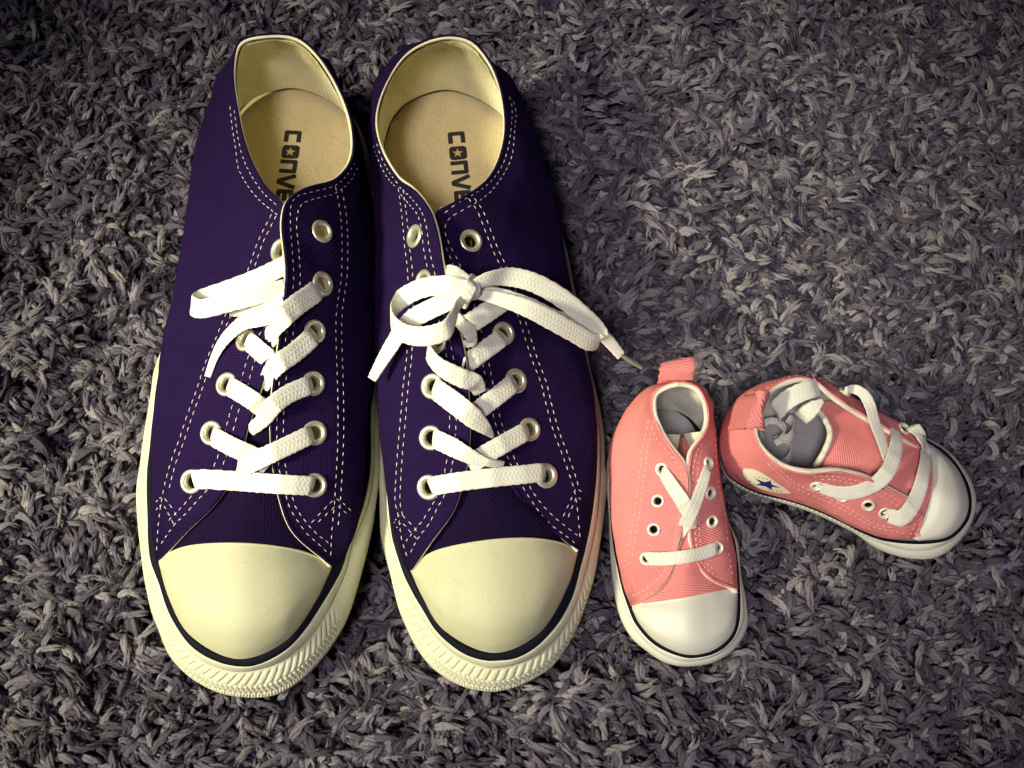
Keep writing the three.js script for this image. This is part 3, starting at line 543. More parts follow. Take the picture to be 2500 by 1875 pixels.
{
  const S = A, g = [];
  g.push(run(S, [[470, 1178, -0.3], [479, 1171, 0.16], [560, 1173, 0.26], [640, 1179, 0.28], [720, 1184, 0.24], [757, 1186, 0.16], [768, 1188, -0.3]], { w: 0.86 }));
  g.push(run(S, [[513, 1062, -0.3], [525, 1068, 0.16], [570, 1092, 0.3], [622, 1115, 0.3], [655, 1138, 0.12]], {}));
  g.push(run(S, [[768, 1057, -0.3], [753, 1064, 0.16], [695, 1092, 0.36], [640, 1118, 0.52], [596, 1140, 0.3], [575, 1158, 0.1]], {}));
  g.push(run(S, [[552, 940, -0.3], [565, 946, 0.16], [608, 972, 0.3], [645, 1000, 0.3], [665, 1018, 0.1]], {}));
  g.push(run(S, [[766, 936, -0.3], [752, 942, 0.16], [705, 962, 0.36], [668, 990, 0.5], [650, 1018, 0.45], [628, 1038, 0.3], [610, 1052, 0.2]], { widths: [1, 1, 1, 1, 0.8, 0.75, 0.6], rolls: [0, 0, 0, 0, -15, -25, -20] }));
  g.push(run(S, [[597, 830, -0.3], [610, 836, 0.16], [645, 866, 0.3], [680, 890, 0.2]], {}));
  g.push(run(S, [[770, 806, -0.3], [760, 824, 0.2], [718, 862, 0.42], [675, 892, 0.5], [654, 922, 0.35], [642, 948, 0.2]], { w: 0.88, widths: [0.8, 1, 1, 1, 0.85, 0.6] }));
  g.push(run(S, [[790, 688, -0.3], [770, 712, 0.22], [724, 745, 0.5], [686, 780, 0.6], [664, 815, 0.5], [668, 845, 0.1]], { w: 0.95, widths: [0.8, 1, 1, 1, 0.8, 0.5] }));
  const lace = part('shoelace', g, M.lace, S.S);
  part('bow_loop', air([[698, 732, 8.9], [650, 742, 8.95], [600, 752, 8.7], [560, 760, 8.4]], { w: 0.95, widths: [1.1, 1, 0.8, 0.5], axis: UPV.clone().addScaledVector(RIGHT, 0.1) }), M.lace, lace);
  part('bow_loop', air([[700, 646, 8.9], [635, 677, 8.75], [560, 706, 8.4], [490, 731, 8.15], [469, 744, 8.5], [490, 754, 8.95], [560, 738, 9.15], [640, 718, 9.2], [696, 705, 9.05]], { w: 0.84, axis: UPV.clone().addScaledVector(RIGHT, 0.12) }), M.lace, lace);
  part('lace_end', run(S, [[697, 752, 0.1, 8.85], [668, 762, 0.1, 8.95], [634, 772, 0.1, 8.8], [598, 784, 0.1, 8.4], [564, 812, 0.45], [542, 838, 0.35], [524, 872, 0.22], [507, 920, 0.12]], { w: 0.84, widths: [1.25, 1.25, 1.15, 0.95, 0.75, 0.65, 0.5, 0.4] }), M.lace, lace);
}
{
  const S = B, g = [];
  g.push(run(S, [[1048, 1192, -0.3], [1058, 1187, 0.16], [1120, 1176, 0.28], [1200, 1166, 0.3], [1280, 1158, 0.25], [1322, 1154, 0.16], [1334, 1160, -0.3]], { w: 0.84 }));
  g.push(run(S, [[1293, 1050, -0.3], [1280, 1056, 0.16], [1226, 1086, 0.35], [1178, 1114, 0.32], [1145, 1138, 0.12]], { w: 0.84 }));
  g.push(run(S, [[1054, 1068, -0.3], [1066, 1073, 0.18], [1108, 1093, 0.36], [1155, 1118, 0.5], [1190, 1129, 0.4], [1228, 1134, 0.14]], { widths: [0.9, 1, 1, 0.8, 0.5, 0.4], rolls: [0, 0, 0, 12, 30, 20] }));
  g.push(run(S, [[1261, 928, -0.3], [1250, 938, 0.16], [1210, 970, 0.34], [1170, 1000, 0.32], [1148, 1018, 0.08]], {}));
  g.push(run(S, [[1056, 942, -0.3], [1066, 951, 0.18], [1110, 984, 0.42], [1158, 1022, 0.5], [1188, 1048, 0.35], [1203, 1066, 0.05]], { w: 0.92, widths: [0.9, 1, 1.05, 1, 0.6, 0.2] }));
  g.push(run(S, [[1230, 810, -0.3], [1222, 826, 0.2], [1188, 852, 0.4], [1150, 880, 0.35], [1130, 894, 0.1]], {}));
  g.push(run(S, [[1225, 738, 0.1, 8.0], [1190, 762, 0.1, 8.4], [1150, 788, 0.1, 8.5], [1120, 806, 0.1, 8.2]], { w: 0.9 }));
  g.push(run(S, [[1048, 836, 0.0, 7.9], [1048, 862, 0, 8.6], [1066, 888, 0, 8.7], [1096, 908, 0, 8.6], [1131, 924, 0, 8.3], [1160, 935, 0, 7.9], [1172, 958, 0, 7.2]], { widths: [0.6, 0.75, 0.8, 0.95, 1, 0.95, 0.7], rolls: [50, 30, 10, 0, 0, 10, 25] }));
  g.push(run(S, [[1106, 762, 0, 9.6], [1124, 786, 0, 9.4], [1146, 808, 0, 8.9], [1152, 832, 0, 8.5], [1134, 842, 0, 8.2]], { w: 0.7, widths: [0.6, 0.8, 0.9, 0.8, 0.5], rolls: [30, 15, 0, -20, -40] }));
  const lace = part('shoelace', g, M.lace, S.S);
  part('bow_loop', air([[1146, 702, 9.7], [1095, 697, 9.95], [1034, 703, 9.1], [984, 728, 8.2], [958, 762, 8.4], [964, 796, 9.1], [998, 818, 9.6], [1046, 820, 10.0], [1086, 806, 10.1], [1106, 774, 10.1], [1118, 745, 10.0], [1142, 714, 9.8]], { w: 0.86, widths: [0.7, 1, 1, 1, 1, 1, 1, 1, 1, 0.8, 0.6, 0.5], axis: UPV.clone().addScaledVector(FWD, -0.25) }), M.lace, lace);
  part('bow_loop', air([[1148, 700, 9.8], [1190, 682, 9.7], [1240, 676, 9.2], [1297, 688, 8.8], [1362, 722, 8.0], [1420, 768, 7.0], [1458, 808, 6.2], [1464, 830, 6.0], [1446, 836, 6.3], [1401, 812, 7.2], [1343, 780, 8.2], [1285, 752, 8.9], [1219, 730, 9.2], [1160, 716, 9.3]], { w: 0.86, widths: [0.5, 0.8, 1, 1, 1, 1, 1, 1, 1, 1, 1, 0.9, 0.7, 0.5], axis: UPV.clone().addScaledVector(RIGHT, 0.5).addScaledVector(FWD, -0.15) }), M.lace, lace);
  part('lace_end', air([[1126, 722, 9.7], [1066, 748, 9.55], [1012, 776, 8.9], [985, 800, 8.3], [952, 850, 7.2], [928, 890, 6.6], [908, 926, 6.2]], { w: 0.84, widths: [1, 1, 1, 0.9, 0.8, 0.65, 0.5], axis: UPV.clone().addScaledVector(RIGHT, -0.8) }), M.lace, lace);
  part('lace_end', air([[1160, 712, 9.1], [1215, 720, 8.9], [1290, 748, 8.3], [1350, 776, 7.4], [1410, 792, 6.3], [1452, 800, 5.4], [1484, 830, 4.6], [1516, 868, 3.8]], { w: 0.8, widths: [0.6, 0.8, 1, 1, 0.9, 0.8, 0.75, 0.6], axis: UPV.clone().addScaledVector(RIGHT, 0.7) }), M.lace, lace);
  part('aglet', tubeGeo([P(1513, 864, 3.85), P(1538, 881, 3.3), P(1566, 897, 2.7)], 0.11, 10), M.aglet, lace);
  part('knot', [run(S, [[1124, 744, 0, 9.4], [1138, 720, 0, 10.05], [1150, 698, 0, 10.1], [1160, 680, 0, 9.4]], { w: 0.62, t: 0.25 }), run(S, [[1082, 668, 0, 8.9], [1102, 664, 0, 9.4], [1124, 676, 0, 9.7], [1146, 700, 0, 9.8]], { w: 0.7, t: 0.2 }), run(S, [[1158, 728, 0, 9.3], [1162, 712, 0, 9.85], [1156, 692, 0, 9.85]], { w: 0.45, t: 0.2 })], M.lace, lace);
}

// ------------------------------------------------------------------ the two small pink sneakers
const babyMats = { upper: M.pink, lining: M.babyLining, rim: M.babyRim, tongue: M.pink, cap: M.babyCap, rubber: M.babyCap, stripe: M.stripe, thread: M.pinkThread, eyelet: M.babyEyelet, sock: M.sock };
const babyLv = [[0, 0.0], [0.25, -0.06], [0.5, 0.03], [0.75, 0.25], [0.92, 0.66], [1.0, 1.0]];
const C = buildShoe({
  big: false, mats: babyMats, base: V(7.7, 0, 8), centre: V(7.6, 0, 4), thick: 0.2, rimR: 0.12, vampDrop: 0.14, eyeR: 0.31, label: 'small pink sneaker with its toe pointing at the viewer, right beside the purple pair', stitch: { dash: 0.19, gap: 0.09, r: 0.032, lift: 0.01 },
  heelStation: 11, soleH: [0.45, 1.0, 1.32, 1.45], insets: [0.08, 0.16, 0.3], floor: 0.05, insoleH: 1.3, insoleInset: -0.04, mid: () => 7.6, heelZ: 4.4, heelAt: 4,
  hidden: [[9.85, 6.4], [9.65, 4.6], [9.2, 3.0], [8.5, 2.0], [7.4, 1.55], [6.3, 1.9], [5.5, 2.7]],
  outer: { toe: 12, pts: [[1501, 1057], [1491, 1088], [1484, 1126], [1482, 1176], [1486, 1240], [1489, 1316], [1491, 1379], [1503, 1468], [1521, 1524], [1546, 1562], [1582, 1592], [1617, 1615], [1655, 1626], [1688, 1627], [1726, 1622], [1764, 1607], [1794, 1584], [1817, 1551], [1827, 1518], [1825, 1488], [1820, 1455], [1810, 1412], [1804, 1354], [1802, 1329], [1789, 1298]] },
  groove: { toe: 12, pts: [[1503, 1057], [1493, 1088], [1486, 1126], [1484, 1176], [1488, 1240], [1492, 1316], [1500, 1385], [1515, 1450], [1534, 1510], [1556, 1546], [1590, 1580], [1622, 1601], [1657, 1613], [1688, 1615], [1724, 1609], [1760, 1594], [1787, 1572], [1807, 1542], [1817, 1512], [1817, 1484], [1814, 1452], [1807, 1410], [1802, 1354], [1799, 1329], [1787, 1296]] },
  stripeOut: { toe: 11, pts: [[1505, 1060], [1494, 1090], [1487, 1138], [1488, 1214], [1491, 1278], [1498, 1341], [1508, 1392], [1518, 1437], [1534, 1485], [1550, 1522], [1598, 1575], [1671, 1606], [1706, 1606], [1742, 1597], [1772, 1579], [1796, 1549], [1806, 1514], [1808, 1480], [1807, 1437], [1804, 1395], [1799, 1350], [1795, 1325], [1785, 1294]] },
  stripeIn: { toe: 11, pts: [[1507, 1062], [1497, 1090], [1490, 1138], [1491, 1214], [1494, 1278], [1502, 1341], [1513, 1392], [1524, 1437], [1540, 1481], [1556, 1516], [1603, 1567], [1672, 1598], [1706, 1598], [1739, 1589], [1767, 1572], [1789, 1544], [1799, 1513], [1802, 1480], [1802, 1437], [1800, 1395], [1795, 1350], [1791, 1325], [1781, 1292]] },
  stations: [
    [[1541, 1480, 1.4], [1541, 1480, 1.55], [1542, 1479, 1.7], [1543, 1477, 1.8]],
    [[1524, 1437, 1.4], [1526, 1434, 1.8], [1545, 1430, 2.2], [1590, 1452, 2.5]],
    [[1513, 1392, 1.4], [1516, 1385, 2.0], [1538, 1378, 2.7], [1632, 1405, 3.0]],
    [[1502, 1335, 1.4], [1505, 1330, 2.3], [1540, 1320, 3.1], [1656, 1325, 3.7]],
    [[1494, 1270, 1.4], [1498, 1262, 2.5], [1550, 1255, 3.6], [1668, 1250, 4.3]],
    [[1490, 1195, 1.4], [1491, 1185, 2.6], [1558, 1180, 4.0], [1679, 1190, 4.9]],
    [[1489, 1130, 1.4], [1491, 1120, 2.8], [1565, 1120, 4.3], [1668, 1136, 5.3]],
    [[1496, 1075, 1.4], [1501, 1058, 2.9], [1570, 1070, 4.6], [1640, 1099, 5.4]],
    [W(5.3, 1.4, 2.9), [1516, 1025, 3.0], [1563, 1030, 4.6], [1612, 1055, 5.3]],
    [W(5.7, 1.4, 2.3), [1538, 988, 3.1], [1572, 985, 4.7], [1592, 1005, 5.3]],
    [W(6.5, 1.4, 1.85), [1572, 955, 3.3], [1588, 945, 4.7], [1598, 958, 5.4]],
    [W(7.5, 1.4, 1.7), W(7.5, 3.0, 1.65), W(7.6, 4.6, 1.8), [1655, 932, 5.6]],
    [W(8.6, 1.4, 2.1), W(8.6, 3.0, 2.1), [1712, 938, 4.8], [1703, 945, 5.5]],
    [W(9.3, 1.4, 3.0), [1738, 985, 3.2], [1736, 980, 4.6], [1726, 985, 5.4]],
    [W(9.6, 1.4, 4.2), [1744, 1035, 3.1], [1741, 1030, 4.5], [1730, 1035, 5.3]],
    [W(9.75, 1.4, 5.2), [1750, 1085, 3.0], [1745, 1080, 4.5], [1716, 1068, 5.3]],
    [W(9.85, 1.4, 6.1), [1755, 1130, 2.9], [1743, 1130, 4.5], [1690, 1105, 5.4]],
    [W(10.0, 1.4, 7.0), [1762, 1180, 2.7], [1748, 1175, 4.2], [1683, 1155, 5.1]],
    [W(10.15, 1.4, 8.0), [1772, 1235, 2.5], [1757, 1230, 3.6], [1682, 1225, 4.5]],
    [[1783, 1300, 1.4], [1782, 1290, 2.2], [1764, 1285, 3.1], [1687, 1300, 3.8]],
    [[1795, 1350, 1.4], [1793, 1345, 1.9], [1773, 1345, 2.7], [1701, 1365, 3.2]],
    [[1800, 1400, 1.4], [1798, 1397, 1.7], [1784, 1400, 2.2], [1737, 1411, 2.6]],
    [[1802, 1440, 1.4], [1802, 1440, 1.55], [1801, 1439, 1.7], [1799, 1437, 1.8]],
  ],
  vamp: [
    [[1547, 1490, 1.45], [1600, 1480, 2.3], [1675, 1472, 2.7], [1750, 1460, 2.3], [1796, 1448, 1.5]],
    [[1545, 1477, 1.6], [1600, 1465, 2.4], [1670, 1458, 2.78], [1740, 1446, 2.4], [1798, 1438, 1.6]],
    [[1580, 1430, 2.3], [1625, 1425, 2.8], [1672, 1420, 3.1], [1720, 1410, 2.8], [1770, 1410, 2.2]],
    [[1620, 1370, 3.0], [1648, 1365, 3.4], [1675, 1360, 3.5], [1700, 1355, 3.4], [1730, 1350, 2.9]],
    [[1635, 1290, 3.4], [1655, 1285, 3.7], [1675, 1282, 3.8], [1695, 1280, 3.7], [1715, 1280, 3.4]],
    [[1640, 1200, 3.6], [1660, 1195, 4.0], [1678, 1192, 4.1], [1692, 1192, 4.0], [1712, 1195, 3.7]],
    [[1642, 1120, 3.2], [1658, 1105, 3.7], [1670, 1100, 3.85], [1682, 1100, 3.8], [1700, 1110, 3.4]],
    [[1648, 1085, 2.6], [1660, 1072, 3.2], [1668, 1068, 3.3], [1676, 1070, 3.2], [1688, 1078, 2.8]],
  ],
  capT: [[1544, 1477, 1.62], [1579, 1474, 2.2], [1617, 1469, 2.6], [1675, 1460, 2.85], [1731, 1449, 2.5], [1764, 1443, 2.1], [1798, 1438, 1.62]],
  capB: [[1543, 1487], [1560, 1521], [1603, 1567], [1675, 1598], [1740, 1588], [1790, 1542], [1801, 1448]], capH: 1.45, capLevels: babyLv,
  eyelets: [[1615, 1146, 'left'], [1606, 1223, 'left'], [1596, 1293, 'left'], [1578, 1364, 'left'], [1730, 1131, 'right'], [1735, 1204, 'right'], [1739, 1273, 'right'], [1752, 1338, 'right']],
  lines: (() => {
    const lo = [[1584, 1022], [1578, 1057], [1570, 1088], [1564, 1138], [1556, 1189], [1549, 1252], [1545, 1278], [1537, 1323], [1530, 1365]], li = [[1590, 1040], [1606, 1075], [1630, 1103], [1652, 1133], [1664, 1165], [1660, 1230], [1652, 1290], [1645, 1340], [1632, 1375], [1615, 1405], [1585, 1432], [1545, 1455]];
    const ri = [[1722, 1072], [1706, 1095], [1698, 1120], [1692, 1160], [1692, 1240], [1697, 1300], [1703, 1345], [1715, 1378], [1740, 1400], [1775, 1418], [1796, 1424]];
    return {
      left: [lo, shiftPx(lo, 12, 2), li, shiftPx(li.slice(2), 13, 10), [[1530, 1367], [1522, 1370], [1512, 1375]], [[1541, 1372], [1528, 1380], [1515, 1386]], [[1536, 1395], [1545, 1420], [1556, 1440]]],
      right: [ri, shiftPx(ri.slice(1, -2), 11, -4), [[1743, 1000], [1746, 1060], [1748, 1130], [1757, 1200], [1772, 1270], [1776, 1320]], [[1772, 1324], [1785, 1322]], [[1772, 1334], [1788, 1333]], [[1778, 1345], [1784, 1380], [1788, 1405]]],
    };
  })(),
});
const D = buildShoe({
  big: false, mats: babyMats, base: V(16, 0, 4.5), centre: V(12.6, 0, 2.2), thick: 0.22, rimR: 0.14, vampDrop: 0.1, eyeR: 0.31, label: 'small pink sneaker turned sideways with a white ankle patch and loose laces', stitch: { dash: 0.19, gap: 0.09, r: 0.032, lift: 0.01 },
  heelStation: 11, soleH: [0.4, 1.0, 1.35, 1.48], insets: [0.08, 0.16, 0.3], floor: 0.05, insoleH: 1.35, insoleInset: -0.04, mid: () => 13.5, heelZ: -99, heelAt: 3,
  hidden: [[19.5, 2.9], [17, 1.9], [14.6, 1.0], [12.6, 0.6], [11.1, 1.1], [10.25, 2.6]],
  outer: { toe: 13, pts: [[1757, 1118], [1762, 1140], [1774, 1165], [1803, 1190], [1850, 1211], [1928, 1233], [1991, 1255], [2053, 1284], [2090, 1304], [2132, 1334], [2179, 1354], [2226, 1364], [2273, 1364], [2304, 1353], [2336, 1328], [2361, 1297], [2379, 1256], [2383, 1219], [2373, 1178], [2354, 1146], [2329, 1115], [2298, 1090], [2267, 1072]] },
  groove: { toe: 12, pts: [[1758, 1118], [1763, 1138], [1775, 1163], [1804, 1187], [1850, 1208], [1928, 1229], [1991, 1251], [2053, 1279], [2110, 1309], [2155, 1328], [2200, 1341], [2250, 1345], [2295, 1335], [2327, 1317], [2352, 1288], [2371, 1252], [2377, 1219], [2368, 1182], [2350, 1148], [2326, 1117], [2296, 1091], [2267, 1074]] },
  stripeOut: { toe: 12, pts: [[1759, 1119], [1764, 1136], [1776, 1161], [1806, 1184], [1851, 1205], [1929, 1225], [1992, 1247], [2053, 1275], [2105, 1302], [2150, 1319], [2190, 1326], [2235, 1329], [2280, 1327], [2318, 1318], [2348, 1294], [2368, 1262], [2373, 1228], [2368, 1192], [2353, 1158], [2329, 1123], [2300, 1095], [2270, 1077]] },
  stripeIn: { toe: 12, pts: [[1762, 1121], [1767, 1134], [1778, 1158], [1807, 1180], [1852, 1201], [1930, 1221], [1993, 1243], [2055, 1270], [2107, 1296], [2150, 1312], [2190, 1319], [2233, 1321], [2277, 1319], [2314, 1310], [2342, 1288], [2360, 1260], [2365, 1228], [2361, 1196], [2347, 1162], [2324, 1127], [2297, 1100], [2270, 1082]] },
  stations: [
    [[2229, 1317, 1.45], [2230, 1316, 1.55], [2231, 1314, 1.7], [2235, 1310, 1.8]],
    [[2200, 1318, 1.45], [2201, 1313, 1.7], [2215, 1292, 2.3], [2252, 1264, 2.6]],
    [[2140, 1309, 1.45], [2143, 1300, 1.9], [2170, 1265, 2.7], [2225, 1228, 3.2]],
    [[2080, 1285, 1.45], [2083, 1276, 2.1], [2110, 1240, 3.1], [2170, 1197, 3.8]],
    [[2020, 1255, 1.45], [2022, 1245, 2.3], [2045, 1210, 3.4], [2110, 1168, 4.4]],
    [[1960, 1231, 1.45], [1962, 1219, 2.4], [1975, 1195, 3.6], [2040, 1154, 4.8]],
    [[1900, 1213, 1.45], [1900, 1201, 2.5], [1908, 1178, 3.7], [1975, 1158, 5.0]],
    [[1850, 1199, 1.45], [1850, 1185, 2.6], [1860, 1158, 3.8], [1920, 1147, 5.0]],
    [[1806, 1180, 1.45], [1806, 1163, 2.7], [1823, 1128, 4.0], [1872, 1115, 5.1]],
    [[1776, 1156, 1.45], [1773, 1130, 2.8], [1795, 1090, 4.2], [1845, 1078, 5.2]],
    [[1764, 1125, 1.45], [1758, 1080, 2.9], [1785, 1050, 4.4], [1838, 1040, 5.4]],
    [[1770, 1085, 1.45], [1762, 1035, 3.0], [1795, 1010, 4.6], [1846, 1000, 5.5]],
    [[1788, 1058, 1.45], [1777, 1003, 3.0], [1812, 972, 4.6], [1862, 968, 5.5]],
    [[1822, 1032, 1.45], [1812, 970, 3.1], [1845, 943, 4.6], [1886, 943, 5.5]],
    [[1872, 1010, 1.45], [1866, 945, 3.2], [1893, 924, 4.6], [1925, 925, 5.4]],
    [[1930, 1000, 1.45], [1932, 940, 3.0], [1941, 914, 4.5], [1960, 920, 5.3]],
    [[1990, 1005, 1.45], [1990, 950, 2.9], [1990, 920, 4.3], [2000, 935, 5.1]],
    [[2050, 1020, 1.45], [2048, 968, 2.7], [2049, 947, 4.0], [2044, 970, 4.8]],
    [[2110, 1040, 1.45], [2110, 1000, 2.5], [2110, 986, 3.6], [2095, 1004, 4.4]],
    [[2170, 1055, 1.45], [2170, 1033, 2.2], [2170, 1018, 3.1], [2158, 1040, 3.8]],
    [[2225, 1068, 1.45], [2225, 1057, 1.9], [2225, 1045, 2.6], [2212, 1070, 3.1]],
    [[2258, 1078, 1.45], [2258, 1074, 1.7], [2256, 1070, 2.0], [2245, 1088, 2.4]],
    [[2272, 1088, 1.45], [2271, 1089, 1.55], [2270, 1090, 1.65], [2266, 1094, 1.7]],
  ],
  vampName: 'tongue',
  vamp: [
    [[2280, 1100, 1.5], [2290, 1140, 2.1], [2288, 1195, 2.7], [2275, 1250, 2.3], [2244, 1312, 1.5]],
    [[2270, 1098, 1.65], [2276, 1135, 2.25], [2272, 1195, 2.8], [2258, 1250, 2.4], [2234, 1312, 1.65]],
    [[2225, 1075, 2.5], [2226, 1110, 2.95], [2220, 1160, 3.2], [2212, 1205, 2.95], [2195, 1248, 2.4]],
    [[2165, 1045, 3.0], [2168, 1080, 3.3], [2163, 1130, 3.5], [2158, 1170, 3.4], [2140, 1212, 2.8]],
    [[2100, 1010, 3.3], [2104, 1045, 3.4], [2102, 1095, 3.6], [2092, 1140, 3.5], [2072, 1180, 3.0]],
    [[2040, 980, 3.4], [2055, 1020, 3.5], [2060, 1075, 3.8], [2045, 1125, 3.6], [2020, 1165, 3.0]],
    [[1990, 985, 3.3], [2015, 1022, 3.6], [2028, 1060, 3.9], [2015, 1098, 3.7], [1990, 1140, 3.1]],
  ],
  capT: [[2270, 1094, 1.65], [2278, 1125, 2.2], [2280, 1162, 2.6], [2276, 1200, 2.85], [2267, 1240, 2.6], [2251, 1281, 2.2], [2232, 1314, 1.65]],
  capB: [[2278, 1092], [2310, 1114], [2345, 1158], [2365, 1228], [2351, 1276], [2310, 1312], [2242, 1321]], capH: 1.48, capLevels: babyLv,
  eyelets: [[1994, 1187, 'left'], [2057, 1213, 'left'], [2120, 1234, 'left'], [2160, 1253, 'left'], [2208, 1046, 'right'], [2062, 957, 'right']],
  lines: {
    left: [[[1872, 1130], [1905, 1160], [1940, 1190], [1990, 1212], [2060, 1245], [2130, 1285], [2190, 1298], [2222, 1305]], [[1880, 1126], [1915, 1156], [1950, 1184], [2000, 1206], [2066, 1238], [2132, 1277], [2185, 1290]], [[1985, 1163], [2040, 1164], [2105, 1178], [2165, 1206], [2215, 1236], [2246, 1270], [2240, 1295], [2225, 1316]], [[2000, 1170], [2040, 1172], [2100, 1188], [2155, 1213], [2205, 1246], [2232, 1276], [2226, 1300], [2212, 1316]], [[2107, 1290], [2112, 1280]], [[2118, 1294], [2124, 1284]]],
    right: [[[1868, 952], [1895, 932], [1930, 920], [1965, 916], [2005, 926], [2045, 955]]],
  },
});
{
  const g = [], S = C;
  g.push(run(S, [[1576, 1365, -0.25], [1583, 1364, 0.12], [1620, 1364, 0.22], [1665, 1360, 0.3], [1710, 1352, 0.22], [1746, 1340, 0.14], [1754, 1339, -0.25]], { w: 0.6, t: 0.09 }));
  g.push(run(S, [[1615, 1145, -0.25], [1620, 1153, 0.14], [1641, 1186, 0.26], [1668, 1226, 0.34], [1686, 1262, 0.2], [1690, 1290, 0.05]], { w: 0.62, t: 0.09, widths: [0.6, 0.85, 1, 1.1, 1, 0.7] }));
  g.push(run(S, [[1731, 1130, -0.25], [1727, 1146, 0.16], [1712, 1192, 0.3], [1694, 1240, 0.5], [1675, 1278, 0.4], [1664, 1312, 0.12]], { w: 0.62, t: 0.09, widths: [0.5, 0.75, 0.9, 1.0, 1.05, 0.3] }));
  part('shoelace', g, M.lace, S.S);
  const tab = [[7.5, 3.9, 1.6], [7.52, 4.5, 1.5], [7.56, 4.85, 1.3], [7.58, 5.1, 1.05], [7.59, 5.35, 1.02], [7.59, 5.5, 1.25], [7.58, 5.5, 1.55], [7.56, 5.2, 1.88]].map((a) => ({ p: V(...a), n: V(0, 0, 1) }));
  part('heel_tab', ribbonGeo(tab, { w: 1.55, t: 0.16, axis: V(1, 0.06, -0.22) }), M.pink, S.S);
  for (const s of [-1, 1]) {
    const rows = s < 0 ? [[[1612, 1060, 4.7], [1622, 1100, 4.6], [1645, 1130, 4.5]], [[1636, 1060, 4.2], [1644, 1090, 4.2], [1652, 1128, 4.2]], [[1661, 1061, 3.6], [1657, 1082, 3.8], [1651, 1120, 4.0]]] : [[[1669, 1059, 3.6], [1678, 1078, 3.8], [1687, 1100, 4.2]], [[1690, 1056, 4.2], [1696, 1076, 4.3], [1696, 1096, 4.4]], [[1714, 1053, 4.7], [1712, 1072, 4.7], [1706, 1092, 4.7]]];
    part('tongue_lining', gridGeo(net(rows, 10, 10)), M.babyRim, S.S);
  }
}
{
  const S = D, g = [], o = { w: 0.5, t: 0.1 };
  g.push(run(S, [[1993, 1186, -0.25], [2003, 1190, 0.14], [2040, 1201, 0.24], [2085, 1202, 0.3], [2130, 1186, 0, 4.1], [2165, 1154, 0, 4.4], [2182, 1115, 0, 4.3], [2189, 1080, 0, 4.0], [2186, 1050, 0, 3.6]], { ...o, w: 0.72, widths: [0.5, 0.75, 0.9, 1, 1, 1, 1, 0.9, 0.8] }));
  g.push(run(S, [[2058, 956, 0.0], [2085, 950, 0, 4.7], [2108, 962, 0, 4.9], [2124, 990, 0, 4.9], [2135, 1030, 0, 4.8], [2152, 1075, 0, 4.4], [2164, 1122, 0, 4.0]], { ...o, w: 0.6, widths: [0.6, 0.75, 0.8, 0.9, 1, 1, 0.7], rolls: [40, 30, 25, 10, 0, -10, -20] }));
  g.push(run(S, [[2159, 1252, -0.25], [2170, 1258, 0.14], [2200, 1264, 0.28], [2224, 1240, 0.34], [2243, 1200, 0.4], [2256, 1150, 0.45], [2260, 1105, 0.45], [2250, 1068, 0, 3.4], [2230, 1044, 0, 3.2], [2211, 1042, 0, 2.6]], { ...o, w: 0.78, widths: [0.5, 0.85, 1.05, 1, 0.9, 0.85, 0.85, 0.85, 0.8, 0.6] }));
  const lace = part('shoelace', g, M.lace, S.S);
  part('lace_end', air([[1996, 945, 5.1], [1980, 950, 5.35], [1948, 962, 5.35], [1918, 980, 5.1], [1898, 1002, 4.7], [1902, 1022, 4.2]], { w: 0.86, t: 0.1, axis: UPV.clone().addScaledVector(RIGHT, -0.4) }), M.lace, lace);
  part('lace_end', air([[2008, 978, 4.8], [1990, 992, 4.75], [1970, 1008, 4.5], [1956, 1022, 4.1]], { w: 0.8, t: 0.1, widths: [0.25, 0.8, 1, 0.9], axis: UPV.clone().addScaledVector(RIGHT, -0.88) }), M.lace, lace);
  const loop = (cx, cy, rx, ry, h, a0, a1, n = 9) => Array.from({ length: n }, (_, i) => { const a = lerp(a0, a1, i / (n - 1)); return [cx + Math.cos(a) * rx, cy + Math.sin(a) * ry, h + Math.sin(a * 1.3) * 0.15]; });
  part('loose_lace', [air(loop(1885, 1055, 30, 28, 2.6, 2.4, 7.6), { w: 0.34, t: 0.09 }), air(loop(1905, 1100, 26, 30, 2.0, -2.2, 1.4), { w: 0.34, t: 0.09 }), air(loop(1915, 1045, 22, 26, 2.8, -1.2, 1.9), { w: 0.4, t: 0.09 })], M.babyLining, lace);
  const tab = [[1797, 1008, 4.5], [1808, 1007, 5.0], [1826, 1005, 5.7], [1842, 1003, 6.1], [1856, 1001, 6.2], [1860, 1000, 6.05], [1852, 1001, 5.7], [1846, 1002, 5.2]].map((a) => ({ p: P(...a), n: V(0, 1, 0) }));
  const ax = P(1815, 1055, 5.5).sub(P(1850, 958, 5.5)).normalize();
  part('heel_tab', ribbonGeo(tab, { w: 1.78, t: 0.16, axis: ax }), M.pink, S.S);
  // white edging of the tongue
  part('tongue_trim', tubeGeo([[1984, 988, 3.35], [2013, 1022, 3.65], [2027, 1058, 3.95], [2015, 1098, 3.75], [1990, 1140, 3.15]].map((a) => P(...a)), 0.15, 8), M.babyRim, S.S);
  // ankle patch: printed cloth sewn on the side
  const c = document.createElement('canvas'); c.width = 512; c.height = 256; const x = c.getContext('2d');
  x.fillStyle = '#efe9d2'; x.fillRect(0, 0, 512, 256);
  x.fillStyle = '#1b1c6e'; x.save(); x.translate(250, 128); x.scale(1.75, 1.05); star(x, 0, 0, 88, 0.15); x.restore();
  x.fillStyle = '#4a4757'; x.textAlign = 'center'; x.textBaseline = 'middle';
